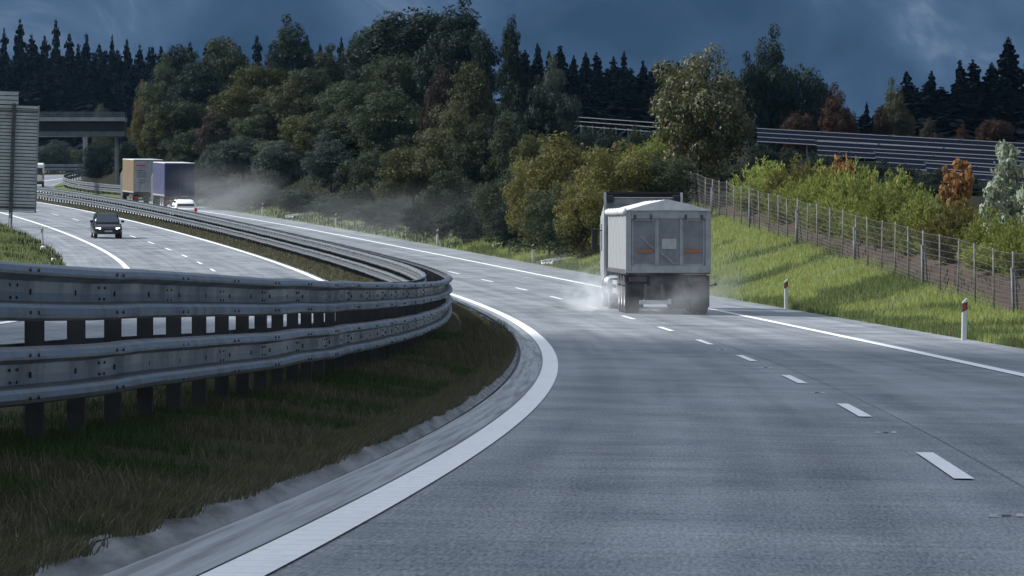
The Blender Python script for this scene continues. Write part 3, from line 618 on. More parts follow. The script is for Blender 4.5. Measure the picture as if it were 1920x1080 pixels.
# box lorries farther on
def box_lorry(name, s, u, label, side, rear, lb, H_, dark_cab=True, yaw=0., flip=False):
    p, rot = seat(s, u + .58); t = empty(name, p, (rot[0], 0, rot[2] + yaw), label, 'lorry')
    z0 = 1.12
    b = MB(); b.span((-1.27, .03, z0), (1.27, lb, H_ - .07)); bd = b.build('body', M[side], t, bevel=.02)
    b = MB()
    for k in range(1, int(lb / 1.1)): b.span((-1.278, k * 1.1, z0 + .1), (-1.272, k * 1.1 + .05, H_ - .2)); b.span((1.272, k * 1.1, z0 + .1), (1.278, k * 1.1 + .05, H_ - .2))
    b.span((-1.285, .0, z0 - .02), (-1.27, lb, z0 + .10)); b.span((1.27, .0, z0 - .02), (1.285, lb, z0 + .10)); b.build('strap', M['grey2'], bd)
    b = MB(); b.span((-1.275, 0, H_ - .068), (1.275, lb + .01, H_)); b.build('roof', M['tarp'], t, bevel=.02)
    b = MB(); b.span((-1.2, -.015, z0 + .06), (-.012, .028, H_ - .12)); b.span((.012, -.015, z0 + .06), (1.2, .028, H_ - .12)); rd_ = b.build('rear_door', M[rear], t)
    b = MB()
    for x in (-.75, -.25, .25, .75): b.tube((x, -.035, z0 + .1), (x, -.035, H_ - .2), .018, None, 6)
    b.span((-1.2, -.03, (z0 + H_) / 2 - .02), (1.2, -.018, (z0 + H_) / 2 + .02)); b.build('locking_bar', M['grey2'] if rear != 'blue' else M['blue'], rd_)
    b = MB(); b.span((-1.26, -.01, z0 - .16), (1.26, .2, z0 - .03)); b.span((-1.1, .05, .42), (1.1, .15, .56)); b.span((-.45, .1, .75), (.45, lb + 2.2, 1.0)); b.span((-.5, .1, .5), (-.38, .2, .9)); b.span((.38, .1, .5), (.5, .2, .9)); b.build('chassis', M['chassis'], t)
    for sd in (-1, 1):
        for y in (1.6, 2.95, lb + 1.1): wheel(t, sd * 1.0, y, .5, .42, .58)
        b = MB(); b.span((sd * .78, .15, .62), (sd * 1.2, .22, .76)); b.build('tail_light', M['red'], t)
        b = MB(); b.span((sd * .72, .75, .25), (sd * 1.24, .78, 1.02)); b.build('mudflap', M['dark'], t)
    b = MB(); b.loft([[Vector((x * g, y, z)) for x, z in ((-1.2, .7), (1.2, .7), (1.22, 2.6), (1.1, h_), (-1.1, h_), (-1.22, 2.6))] for y, g, h_ in ((lb + .35, 1, 2.95), (lb + .8, 1, 3.05), (lb + 1.9, .99, 2.9), (lb + 2.2, .95, 2.7))]); c = b.build('cab', M['chassis' if dark_cab else 'white'], t)
    b = MB(); b.box((0, lb + 2.17, 2.05), (2.05, .08, .8)); b.build('windscreen', M['glass'], c)
    return t
bl = box_lorry('box_lorry', 425, 2.25, 'lorry with dark blue rear and lilac side, directly ahead of white car', 'lilac', 'blue', 7.4, 3.9)
yl = box_lorry('box_lorry', 442.5, 1.95, 'ochre sided lorry with grey rear doors, leading the blue lorry', 'yellow', 'grey2', 7.2, 4.0)
b = MB()                                          # lettering-like rows painted on the grey rear doors
for k, (x0, x1, z) in enumerate(((-1.0, -.2, 3.0), (-1.0, -.1, 2.8), (-1.0, -.25, 2.62), (-1.0, -.15, 2.46), (-.75, -.2, 2.18), (-.75, -.25, 1.95))): b.span((x0, -.022, z), (x1, -.0155, z + .06))
b.build('door_stripes', M['chassis'], yl)
b = MB(); b.span((-1.05, -.022, 3.42), (-.3, -.0155, 3.52)); b.build('red_stripe', M['red'], yl)
# van on the far bend
p, rot = seat(561, 4.5); V = empty('van', p, rot, 'small white van on the far bend, beside the edge of the big sign', 'van')
b = MB(); b.loft([rrect(.98 * g, .35, h_, y, .15) for y, g, h_ in ((0, .97, 2.45), (.2, 1, 2.6), (3.6, 1, 2.6), (4.3, .97, 2.1), (4.6, .95, 1.5), (5.4, .9, 1.2))]); b.build('body', M['carwhite'], V, None, True)
b = MB(); b.span((-.8, -.02, 1.35), (-.04, .05, 2.1)); b.span((.04, -.02, 1.35), (.8, .05, 2.1)); b.build('rear_window', M['glass'], V)
b = MB(); b.span((-.97, -.06, .3), (.97, .12, .62)); b.build('rear_bumper', M['dark'], V, bevel=.04)
for sd in (-1, 1):
    b = MB(); b.span((sd * .80, -.03, .9), (sd * .94, .06, 1.5)); b.build('tail_light', M['red'], V)
    for y in (1.1, 4.4): wheel(V, sd * .85, y, .35, .24, .6)

# ------------------------------------------------------------------ solar tables in the field
def solar(px0, px1, Z0, py0, py1, rows, label, frame_only=False):
    X0, X1 = at(px0, Z0), at(px1, Z0 * .93); Z1 = Z0 * .93
    A = Vector((X0, Z0, z_at(py0, Z0))); B = Vector((X1, Z1, z_at(py1, Z1))); d = B - A; n = max(2, int(d.length / 1.7))
    t = empty('solar_table', (A + B) / 2 - Vector((0, 0, 3)), (0, 0, 0), label, 'solar panels', 'solar tables in the field'); o = t.location
    dep = Vector((0, -.78, -.335))                # one panel row: down and towards the road
    pan = MB(); fr = MB()
    for k in range(rows):
        a = A + dep * k; c = B + dep * k
        if not frame_only:
            for j in range(n):
                p0 = a + d * (j / n); p1 = a + d * ((j + 1) / n); g = d.normalized() * .012
                q = [p0 + g, p1 - g, p1 - g + dep * .97, p0 + g + dep * .97]; up = Vector((0, .012, -.03)); pan.loft([[v - o for v in q], [v + up - o for v in q]])
        fr.bar(a - o + Vector((0, -.01, .02)), c - o + Vector((0, -.01, .02)), .045, .045)
        if not frame_only:
            for j in range(0, n + 1, 2):
                if (j * 7 + k * 3) % 4 == 0: p0 = a + d * (j / n); fr.box(p0 - o + Vector((0, -.03, .05)), (.16, .08, .12))
    fr.bar(A + dep * rows - o, B + dep * rows - o, .05, .05); fr.build('frame', M['brace' if frame_only else 'pframe'], t)
    if not frame_only: pan.build('panel', M['panel'], t)
    for j in range(0, n + 1, 3 if not frame_only else 2):
        p0 = A + d * (j / n) + dep * (rows * .8); gz_ = float(ground_z(p0.x, p0.y)[0]) - .3
        b = MB(); b.span((p0.x - o.x - .045, p0.y - o.y + .1, gz_ - o.z), (p0.x - o.x + .045, p0.y - o.y + .2, p0.z - o.z - .03)); b.build('support_post', M['steel'], t)
        if frame_only: b = MB(); b.bar(p0 - o + Vector((0, .15, 0)), p0 - o + Vector((-.9, .15, -.75)), .05, .05); b.build('brace', M['steel'], t)
    return t
solar(1418, 2040, 372, 241, 276, 3, 'long solar table farthest back, its top edge against dark trees')
solar(1530, 2060, 352, 265, 294, 3, 'middle solar table, second from the top')
solar(1640, 2080, 335, 286, 312, 3, 'third solar table from the top, partly hidden by orange saplings')
solar(1735, 2090, 320, 306, 330, 3, 'solar table in the front row, behind the silvery sapling')
solar(1790, 2090, 306, 324, 345, 2, 'short stretch of solar table lowest of all at right edge')
solar(1068, 1236, 372, 219, 231, 2, 'bare pale solar frame seen through gap left of the big maple', True)

# ------------------------------------------------------------------ grass
def blades(name, P, hgt, wid, seed, m, parent=None, lean=.45, dirn=None):
    rg = np.random.default_rng(seed); n = len(P); a = rg.uniform(0, 2 * np.pi, n); hgt = hgt * rg.uniform(.55, 1.35, n); wid = wid * rg.uniform(.7, 1.3, n)
    sx_ = np.stack([np.cos(a), np.sin(a), np.zeros(n)], 1) * wid[:, None] / 2
    b = rg.uniform(0, 2 * np.pi, n); l = rg.uniform(.1, 1, n) * lean * hgt; ln = np.stack([np.cos(b) * l, np.sin(b) * l, np.zeros(n)], 1)
    if dirn is not None: ln += np.asarray(dirn)[None] * hgt[:, None] * rg.uniform(.2, 1, n)[:, None]
    up = np.zeros((n, 3)); up[:, 2] = hgt
    v = np.stack([P - sx_, P + sx_, P + ln * .35 + up * .55 - sx_ * .8, P + ln * .35 + up * .55 + sx_ * .8, P + ln + up * .97], 1).reshape(-1, 3)
    i = np.arange(n)[:, None] * 5
    f = np.concatenate([i + np.array([[0, 1, 3]]), i + np.array([[0, 3, 2]]), i + np.array([[2, 3, 4]])], 0)
    return link(name, np_mesh(name, v, f, m), parent)
def scatter(n, s0, s1, u0, u1, seed, dens=None, spow=1.):
    rg = np.random.default_rng(seed); s = s0 + (s1 - s0) * rg.uniform(0, 1, n)**spow; u = rg.uniform(u0, u1, n)
    if dens: k = rg.uniform(0, 1, n) < dens(s, u); s, u = s[k], u[k]
    X, Y, Z = road(s, u); Z = Z + h_ground(s, u); return np.stack([X, Y, Z], 1), s, u
def stuff(name, o, label): o['kind'] = 'stuff'; o['label'] = label; o['category'] = 'grass'; return o
M['g_dry'] = leaf_mat('dry_median_grass', (0.068, 0.068, 0.041), (0.118, 0.113, 0.068), (0.187, 0.180, 0.120), .25, .1)
M['g_green'] = leaf_mat('dark_median_grass', (0.029, 0.054, 0.021), (0.054, 0.083, 0.029), None, .25, .1)
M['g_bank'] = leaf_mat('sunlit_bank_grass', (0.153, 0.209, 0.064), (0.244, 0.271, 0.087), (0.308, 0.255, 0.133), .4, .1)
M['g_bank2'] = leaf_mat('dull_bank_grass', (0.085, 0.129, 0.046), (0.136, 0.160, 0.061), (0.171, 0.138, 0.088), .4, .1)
M['g_far'] = leaf_mat('dull_verge_grass', (.042, .055, .030), (.06, .068, .038), (.075, .068, .045), .3, .1)
M['g_weed'] = leaf_mat('dark_weeds', (.02, .03, .012), (.035, .03, .015), (.05, .035, .02), .3, .1)
cl_ = lambda s, u: np.clip(vnoise(s, u, .7, 21) * 2.2 - .6, .06, 1)
P, s_, u_ = scatter(120000, 17, 100, -6.6, -4.27, 1, cl_, 1.5); k = vnoise(P[:, 1], P[:, 0] * 1.5, 2.2, 9) > .5
stuff('grass', blades('grass', P[~k], .08, .0065, 2, M['g_green'], None, .8), 'dark green grass growing in the shaded median verge')
stuff('grass', blades('grass', P[k], .095, .0060, 3, M['g_dry'], None, 1.1), 'dry brown grass standing in the shaded median verge')
P, s_, u_ = scatter(120000, 17, 110, -4.45, -4.12, 4, lambda s, u: np.clip(vnoise(s, u * .3, .8, 33) * 3.0 - .7, 0, 1) * np.clip((-u - 4.10) * 9, 0, 1), 1.3)
stuff('grass', blades('grass', P, .085, .006, 5, M['g_dry'], None, .8, (.5, 0, -.1)), 'ragged grass tufts hanging over the concrete kerb')
P, s_, u_ = scatter(9000, 70, 125, -5.2, -4.15, 6, cl_)
stuff('grass', blades('grass', P, .20, .008, 7, M['g_dry'], None, .8), 'taller weeds at the bend of the median verge')
P, s_, u_ = scatter(60000, 100, 420, -7.6, -6.2, 8, cl_)
stuff('grass', blades('grass', P, .17, .02, 9, M['g_dry'], None, .5), 'brownish grass strip below the far crash barrier')
dl_ = lambda s, u: np.clip(vnoise(s, u, 1.3, 41) * 1.5 - .12, .2, 1) * (u < np.interp(s, FS, FU) + .25 + .5 * vnoise(s, u, 2., 6))
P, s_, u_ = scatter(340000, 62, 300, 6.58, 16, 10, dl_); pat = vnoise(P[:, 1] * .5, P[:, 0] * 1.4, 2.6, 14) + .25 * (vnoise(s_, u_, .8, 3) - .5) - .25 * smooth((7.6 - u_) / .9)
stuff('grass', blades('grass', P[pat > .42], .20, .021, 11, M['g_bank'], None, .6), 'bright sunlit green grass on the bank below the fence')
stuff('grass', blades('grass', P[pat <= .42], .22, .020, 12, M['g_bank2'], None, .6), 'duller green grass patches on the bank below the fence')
P, s_, u_ = scatter(14000, 95, 300, 10, 26, 13, lambda s, u: (u > np.interp(s, FS, FU)) * (u < np.interp(s, FS, FU) + 9) * .8 * (vnoise(s, u, 1.5, 8) > .55))
stuff('grass', blades('grass', P, .3, .03, 14, M['g_weed'], None, .6), 'sparse dry weeds on the brown earth behind the fence')
P, s_, u_ = scatter(30000, 290, 470, 6.6, 15, 15, dl_)
stuff('grass', blades('grass', P, .28, .045, 16, M['g_far'], None, .6), 'dull grass on the verge at the foot of the wooded bank')
P, s_, u_ = scatter(40000, 225, 390, -30, -17.9, 17, lambda s, u: np.clip(vnoise(s, u, 1.2, 4) * 1.6 - .2, .15, 1)); k = vnoise(s_, u_, 3.5, 19) > .45
stuff('grass', blades('grass', P[k], .24, .03, 18, M['g_bank2'], None, .6), 'sunlit grass on the left verge by the big sign')
stuff('grass', blades('grass', P[~k], .26, .03, 19, M['g_weed'], None, .6), 'dark grass in the dip of the left verge')

# ------------------------------------------------------------------ trees and bushes: unit meshes (1 m high, 1 m wide), shared by the copies
def leaf_cards(P, Nn, sz_, asp, rg, up=None):
    n = len(P); Nn = Nn / (np.linalg.norm(Nn, axis=1, keepdims=True) + 1e-9)
    r = rg.normal(size=(n, 3)) if up is None else up + rg.normal(size=(n, 3)) * .25
    a = np.cross(Nn, r); a /= np.linalg.norm(a, axis=1, keepdims=True) + 1e-9; b = np.cross(Nn, a)
    z = (sz_ * (.45 + 1.5 * rg.uniform(0, 1, n) ** 2))[:, None]; a = a * z * asp; b = b * z
    v = np.stack([P - b, P + a * .5 - b * .15, P + b, P - a * .5 + b * .1], 1).reshape(-1, 3)
    return v, np.arange(n * 4).reshape(n, 4)
def crown_mesh(seed, n, leaf, base=.12, nclump=46, wild=.10, spread=1.0, cone=0., gap=.5, cr=(.085, .16)):
    rg = np.random.default_rng(seed); cs = []; tries = 0; cz = (1 + base) / 2; rz = (1 - base) / 2
    while len(cs) < nclump and tries < 6000:
        tries += 1; d = rg.normal(size=3); d /= np.linalg.norm(d); q = rg.uniform(.25, 1)**.5
        p = d * q * np.array([.40, .40, rz * .86]) * (1 + rg.normal() * wild); p[2] += cz
        h = (p[2] - base) / (1 - base); p[:2] *= (1 - cone * h) * (1.12 - .25 * h)
        r = rg.uniform(*cr) * (1 - .3 * cone * h)
        if all(np.linalg.norm(p - c[0]) > gap * (r + c[1]) for c in cs): cs.append((p, r))
    P = []; Nn = []; per = np.array([c[1]**2 for c in cs]); per = np.maximum(8, (n * per / per.sum()).astype(int))
    for (c, r), k in zip(cs, per):
        d = rg.normal(size=(k, 3)); d /= np.linalg.norm(d, axis=1, keepdims=True); q = rg.uniform(.35, 1.15, k)**.6
        P.append(c + d * (r * q)[:, None] * np.array([1.1, 1.1, .85])); Nn.append(d * 1.0 + rg.normal(size=(k, 3)) * .42 + np.array([0, 0, .3]))
    k = n // 12; d = rg.normal(size=(k, 3)); d /= np.linalg.norm(d, axis=1, keepdims=True); q = rg.uniform(.0, 1.0, k)**.4
    pp = d * q[:, None] * np.array([.40, .40, rz * .9]); pp[:, 2] += cz; hh = (pp[:, 2] - base) / (1 - base); pp[:, :2] *= ((1 - cone * hh) * (1.12 - .25 * hh))[:, None]; P.append(pp); Nn.append(rg.normal(size=(k, 3)))
    P = np.concatenate(P); Nn = np.concatenate(Nn); P[:, 2] = np.maximum(P[:, 2], .02)
    v, f = leaf_cards(P, Nn, np.full(len(P), leaf), 1.1, rg); return np_mesh('crown', v, f, []), cs
def trunk_mesh(seed, cs, r=.018, base=.1, wide=True, limbs=9):
    rg = random.Random(seed); b = MB(); top = .72; pts = [Vector((rg.uniform(-.015, .015) * i, rg.uniform(-.015, .015) * i, top * i / 6)) for i in range(7)]; pts[0].z = -.06
    for i in range(6): b.tube(pts[i], pts[i + 1], r * (1.25 - i * .17), r * (1.25 - (i + 1) * .17), 7, 0, False)
    for c, rr in sorted(cs, key=lambda c: rg.random())[:limbs]:
        z = max(base * .8, min(.62, c[2] * .55)); k = min(5, int(z / top * 6)); s0 = pts[k].lerp(pts[k + 1], (z - pts[k].z) / max(.001, pts[k + 1].z - pts[k].z))
        e_ = Vector(c); m_ = s0.lerp(e_, .5) + Vector((0, 0, .03)); b.tube(s0, m_, r * .55, r * .36, 5, 0, False); b.tube(m_, e_, r * .36, r * .12, 5, 0, False)
    me = bpy.data.meshes.new('trunk'); me.from_pydata([tuple(v) for v in b.v], [], b.f); me.materials.append(M['bark']); me.polygons.foreach_set('use_smooth', [True] * len(b.f)); return me
def willow_mesh(seed, n, leaf, shoots=70):
    rg = np.random.default_rng(seed); P = []; Nn = []; U = []; stems = []
    for i in range(shoots):
        a = rg.uniform(0, 2 * np.pi); r = rg.uniform(0, 1)**.6; hgt = (1 - .55 * r**1.6) * rg.uniform(.62, 1.0); e_ = np.array([np.cos(a) * r * .46, np.sin(a) * r * .46, hgt]); s0 = np.array([np.cos(a) * r * .2, np.sin(a) * r * .2, 0]); stems.append((s0, e_))
        k = n // shoots; t = rg.uniform(.04, 1.0, k); sp = (.07 * (1.1 - t))[:, None] * rg.normal(size=(k, 3)) + .012 * rg.normal(size=(k, 3))
        P.append(s0 + (e_ - s0) * t[:, None] ** np.array([1.25, 1.25, 1.]) + sp); q = rg.normal(size=(k, 3)); q[:, 2] *= .45; Nn.append(q); U.append(np.tile(e_ - s0, (k, 1)) + sp * 3)
    P = np.concatenate(P); P[:, 2] = np.maximum(P[:, 2], .01); Nn = np.concatenate(Nn); U = np.concatenate(U); U /= np.linalg.norm(U, axis=1, keepdims=True)
    Nn -= U * (Nn * U).sum(1, keepdims=True); Nn /= np.linalg.norm(Nn, axis=1, keepdims=True); n_ = len(P); z = (leaf * rg.uniform(.6, 1.4, n_))[:, None]; a = np.cross(Nn, U) * z * .35; b = (U + rg.normal(size=(n_, 3)) * .35) * z
    v = np.stack([P - b * .6, P + a, P + b, P - a], 1).reshape(-1, 3)
    mb = MB(); [mb.tube(Vector(s0) - Vector((0, 0, .05)), Vector(s0).lerp(Vector(e_), .8), .006, .002, 4, 0, False) for s0, e_ in stems[::3]]
    me = bpy.data.meshes.new('stems'); me.from_pydata([tuple(q) for q in mb.v], [], mb.f); me.materials.append(M['bark'])
    return np_mesh('foliage', v, np.arange(n_ * 4).reshape(n_, 4), []), me
def spruce_mesh(seed, whorls=22, per=9, slim=1.):
    rg = np.random.default_rng(seed); V = []; F = []
    def quad(a, b, c, d): o = len(V); V.extend([a, b, c, d]); F.append((o, o + 1, o + 2, o + 3))
    for i in range(whorls):
        t = (i + .5) / whorls; z = .06 + .93 * t; Lr = .5 * (1 - t)**.66 * slim * rg.uniform(.72, 1.12) + .012
        for k in range(per):
            if rg.uniform() < .16: continue
            a = 2 * np.pi * (k + rg.uniform(-.35, .35)) / per + i * 1.3; l = Lr * rg.uniform(.55, 1.15); d = np.array([np.cos(a), np.sin(a), 0]); sd = np.array([-np.sin(a), np.cos(a), 0]); droop = rg.uniform(.25, .6) * (1 - .7 * t); n = 3
            for j in range(n):
                t0, t1 = j / n, (j + 1.15) / n; w0 = l * .30 * (1 - t0 * .55) + .006; w1 = l * .30 * (1 - t1 * .6) * .75 + .003; rr = rg.normal(size=3) * .006
                p0 = d * l * t0 + np.array([0, 0, z - droop * l * t0**1.3]) + rr; p1 = d * l * t1 + np.array([0, 0, z - droop * l * t1**1.3 + .02 * l]) + rr
                quad(p0 + sd * w0, p0 - sd * w0, p1 - sd * w1, p1 + sd * w1)
                hang = np.array([0, 0, -.10 * l - .012]); quad(p0, p1, p1 + hang + rg.normal(size=3) * .006, p0 + hang * 1.3)
    for k in range(5): a = k * 1.26; d = np.array([np.cos(a), np.sin(a), 0]) * .012; quad(np.array([0, 0, .9]) + d, np.array([0, 0, .9]) - d, np.array([0, 0, 1.0]), np.array([0, 0, 1.0]) + d * .1)
    b = MB(); b.tube((0, 0, -.05), (0, 0, .95), .012, .003, 6, 0, False); me = bpy.data.meshes.new('trunk'); me.from_pydata([tuple(q) for q in b.v], [], b.f); me.materials.append(M['bark'])
    return np_mesh('crown', np.array(V), np.array(F), []), me
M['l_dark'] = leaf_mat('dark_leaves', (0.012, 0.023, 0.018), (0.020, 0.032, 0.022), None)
M['l_mid'] = leaf_mat('green_leaves', (0.032, 0.045, 0.027), (0.045, 0.061, 0.033), (0.067, 0.067, 0.037))
M['l_olive'] = leaf_mat('olive_leaves', (0.050, 0.059, 0.030), (0.077, 0.082, 0.041), (0.106, 0.090, 0.046))
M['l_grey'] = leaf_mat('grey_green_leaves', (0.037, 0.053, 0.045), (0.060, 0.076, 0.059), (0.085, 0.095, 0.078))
M['l_autumn'] = leaf_mat('turning_leaves', (0.049, 0.057, 0.022), (0.067, 0.071, 0.027), (0.086, 0.076, 0.027))
M['l_gold'] = leaf_mat('gold_leaves', (0.085, 0.068, 0.021), (0.110, 0.094, 0.029), (0.059, 0.065, 0.026))
M['l_rust'] = leaf_mat('rust_leaves', (0.034, 0.028, 0.023), (0.048, 0.039, 0.027), (0.024, 0.032, 0.024))
M['l_red'] = leaf_mat('reddish_leaves', (0.033, 0.018, 0.012), (0.049, 0.026, 0.014), (0.023, 0.023, 0.010))
M['l_orange'] = leaf_mat('orange_sapling_leaves', (.17, .13, .045), (.40, .17, .075), (.40, .26, .12), .45)
M['l_willow'] = leaf_mat('yellow_green_willow_leaves', (0.178, 0.230, 0.057), (0.264, 0.297, 0.085), (0.323, 0.290, 0.093), .45)
M['l_bush'] = leaf_mat('ochre_bush_leaves', (0.095, 0.101, 0.033), (0.152, 0.145, 0.047), (0.190, 0.145, 0.051), .4)
M['l_silver'] = leaf_mat('silver_green_leaves', (0.260, 0.312, 0.221), (0.390, 0.429, 0.325), (0.156, 0.208, 0.117), .35, .5)
M['l_maple'] = leaf_mat('maple_leaves', (.055, .072, .026), (.09, .095, .036), (.17, .10, .045), .35, .6)
M['n_spruce'] = leaf_mat('shaded_spruce_needles', (0.003, 0.004, 0.009), (0.004, 0.007, 0.010), None, .1, .1)  # cloud shade over the spruces is put into this near-black colour
def proto(name, crown, trunk): return (name, crown, trunk)
TREE = []
for i, (n, lf, bs, nc, cone) in enumerate(((21000, .0125, .10, 66, .15), (21000, .0125, .06, 74, .38), (21000, .0125, .12, 60, .05), (17000, .0125, .05, 60, .6))):
    cm, cs = crown_mesh(100 + i, n, lf, bs, nc, .20, 1, cone, .5, (.06, .15)); TREE.append((cm, trunk_mesh(i, cs)))
SHRUB = []
for i in range(3):
    cm, cs = crown_mesh(200 + i, 18000, .0125, .0, 60, .16, 1, .1, .45); SHRUB.append((cm, trunk_mesh(20 + i, cs, .012, .02)))
WIL = [willow_mesh(300 + i, 11000, .026, 90) for i in range(3)]
SPR = [spruce_mesh(400 + i, 32 + i, 8, 1. if i != 2 else .85) for i in range(6)]
cm, cs = crown_mesh(500, 19000, .0125, .22, 74, .14, 1, .12, .55, (.07, .13)); BIG = (cm, trunk_mesh(77, cs, .016, .16, True, 26))
SAP = []
for i in range(2): cm, cs = crown_mesh(600 + i, 2300, .030, .02, 40, .30, 1, .25, .55, (.05, .10)); SAP.append((cm, trunk_mesh(40 + i, cs, .010, .03)))
PART = {'tree': ('trunk', 'crown'), 'shrub': ('stems', 'foliage'), 'sapling': ('trunk', 'crown'), 'spruce': ('trunk', 'crown')}
rt = random.Random(7); used = set()
def plant(kind, pr, leafm, px, top, wpx, Z, label, group=None, cat=None, base=None, name=None, sink=.0):
    X = at(px, Z); g = float(ground_z(X, Z)[0]) if base is None else base; ztop = z_at(top, Z); H = max(.6, ztop - g + sink); W_ = wpx * Z / F_PX
    t = empty(name or kind, (X, Z, g - sink), (0, 0, rt.uniform(0, 6.28)), label, cat or {'shrub': 'bush'}.get(kind, 'tree'), group)
    t.scale = (W_ / .92, W_ / .92, H)
    if name == 'willow_bush': t.rotation_euler.z = rt.choice((0, 3.14)) + rt.uniform(-.2, .2)
    tn, cn = PART[kind]
    a = link(tn, pr[1], t); c = link(cn, pr[0], t)
    if not c.data.materials: c.data.materials.append(M[leafm])
    c.material_slots[0].link = 'OBJECT'; c.material_slots[0].material = M[leafm]
    return t

# the wooded bank, from the skyline down to the verge: (x, top, width, Z, shape, leaves, label)
DEC = [
 (735, 22, 165, 412, 2, 'l_dark', 'left shoulder of the crowning dark tree clump on the skyline'),
 (790, 3, 190, 415, 2, 'l_dark', 'tallest broad dark tree crowning the wooded hill, cut by top edge'),
 (858, 24, 130, 410, 0, 'l_dark', 'right shoulder of the crowning dark tree clump on the skyline'),
 (957, 30, 62, 408, 3, 'l_dark', 'slender dark pointed tree standing alone right of the crowning clump'),
 (905, 55, 70, 405, 3, 'l_dark', 'dark tree tucked between crowning clump and slender pointed tree'),
 (690, 60, 90, 405, 1, 'l_dark', 'dark tree stepping down left of the crowning clump'),
 (548, 52, 95, 430, 0, 'l_dark', 'round dark tree standing up on the skyline above the gold leaved trees'),
 (420, 66, 100, 440, 1, 'l_mid', 'green tree rising into the spruces above the blue lorry'),
 (330, 82, 90, 440, 1, 'l_dark', 'dark tree at the left end of the wooded hill skyline'),
 (610, 105, 110, 400, 0, 'l_mid', 'green tree below the gap left of the crowning clump'),
 (490, 110, 110, 420, 2, 'l_autumn', 'rounded yellowing tree below the skyline left of the round dark one'),
 (375, 120, 110, 420, 0, 'l_dark', 'dark green tree filling the upper left of the wooded hill'),
 (305, 128, 85, 415, 0, 'l_mid', 'mid green tree at the upper left rim of the wood'),
 (268, 148, 36, 402, 1, 'l_gold', 'small gold leaved tree at the upper left rim of the wood'),
 (260, 208, 38, 395, 0, 'l_gold', 'small yellow tree above the ochre lorry'),
 (246, 258, 60, 392, 2, 'l_dark', 'dark tree behind the ochre lorry beside the bridge column'),
 (408, 208, 84, 372, 1, 'l_rust', 'rusty brown tree on the bank above the blue lorry'),
 (825, 122, 62, 365, 1, 'l_rust', 'rust orange tree below the crowning clump'),
 (884, 118, 120, 350, 3, 'l_olive', 'tall pointed olive tree below the right shoulder of the clump'),
 (700, 128, 130, 375, 0, 'l_mid', 'green tree in the middle of the wood below the left shoulder'),
 (760, 92, 120, 385, 2, 'l_mid', 'green tree directly below the tallest crowning tree'),
 (640, 150, 110, 370, 1, 'l_mid', 'pointed green tree in the upper middle of the wood'),
 (560, 150, 120, 385, 0, 'l_olive', 'olive tree below the round dark skyline tree'),
 (455, 150, 120, 390, 2, 'l_autumn', 'broad yellowing tree above the rusty brown tree'),
 (345, 178, 110, 385, 2, 'l_mid', 'mid green tree halfway up above the ochre lorry'),
 (300, 215, 90, 380, 0, 'l_autumn', 'yellowing tree above the white roof of the ochre lorry'),
 (500, 200, 110, 365, 0, 'l_mid', 'mid green tree right of the rusty brown tree'),
 (580, 205, 120, 350, 2, 'l_autumn', 'wide yellowing tree in the centre left of the wood'),
 (350, 245, 90, 378, 1, 'l_mid', 'green tree directly above the blue lorry roof'),
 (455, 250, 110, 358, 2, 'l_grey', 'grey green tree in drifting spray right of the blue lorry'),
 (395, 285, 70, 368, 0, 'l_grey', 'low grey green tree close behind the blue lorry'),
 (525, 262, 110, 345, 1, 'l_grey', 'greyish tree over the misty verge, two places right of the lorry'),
 (660, 205, 130, 345, 2, 'l_mid', 'green tree in the heart of the wood'),
 (730, 175, 150, 335, 0, 'l_mid', 'broad green tree below the middle of the crowning clump'),
 (620, 268, 110, 332, 0, 'l_grey', 'grey green tree above the misty marker post'),
 (700, 282, 110, 322, 1, 'l_mid', 'green tree by the foot of the wood, centre'),
 (775, 262, 120, 315, 2, 'l_autumn', 'yellowing tree above the orange shrub'),
 (845, 215, 120, 320, 0, 'l_olive', 'olive tree beneath the tall pointed one'),
 (905, 240, 110, 300, 0, 'l_mid', 'green tree right of the olive trees, above the drain outlet'),
 (840, 318, 100, 300, 1, 'l_mid', 'shaded green tree at the foot of the wood above the far drain outlet'),
 (965, 148, 70, 392, 1, 'l_dark', 'dark tree below the slender pointed tree'),
 (1010, 175, 76, 385, 0, 'l_dark', 'dark tree behind the pale rounded tree'),
 (1037, 138, 82, 332, 0, 'l_grey', 'pale grey green rounded tree standing out before the dark spruces'),
 (955, 205, 90, 340, 1, 'l_mid', 'green tree filling the gap left of the pale rounded tree'),
 (1000, 235, 80, 325, 2, 'l_autumn', 'low yellowing tree below the pale rounded tree'),
 (1440, 85, 100, 420, 0, 'l_dark', 'tall dark tree close right of the big maple on the skyline'),
 (1492, 108, 110, 422, 2, 'l_dark', 'broad dark tree forming the right half of the skyline pair'),
 (1405, 128, 70, 418, 0, 'l_dark', 'dark tree mostly hidden behind the big maple'),
 (1540, 150, 60, 425, 1, 'l_dark', 'dark tree on the right slope of the skyline pair'),
 (1497, 200, 66, 398, 2, 'l_red', 'dark reddish round tree above the left end of solar table'),
 (1572, 178, 66, 402, 0, 'l_red', 'reddish brown tree by the notch in the skyline'),
 (1678, 170, 62, 405, 0, 'l_olive', 'dull olive tree left of the right hand spruces'),
 (1655, 200, 40, 402, 1, 'l_red', 'small brownish tree beside the dull olive tree'),
 (1742, 234, 44, 395, 0, 'l_rust', 'small rusty tree behind the middle of the solar tables'),
 (1868, 215, 66, 398, 2, 'l_red', 'reddish brown tree before the tallest right hand spruce'),
 (1802, 244, 40, 394, 0, 'l_red', 'tiny brown tree behind the solar tables'),
]
def wood_z(px, top, Z):                           # how far off: the farther up the bank, the farther behind the edge of the verge
    return Z if px > 1130 else float(np.interp(px, [160, 230, 300, 365, 400, 480, 560, 623, 720, 800, 900, 990, 1060, 1130], [520, 492, 462, 446, 436, 416, 396, 378, 346, 322, 298, 276, 262, 252])) + .30 * max(0, 345 - top)
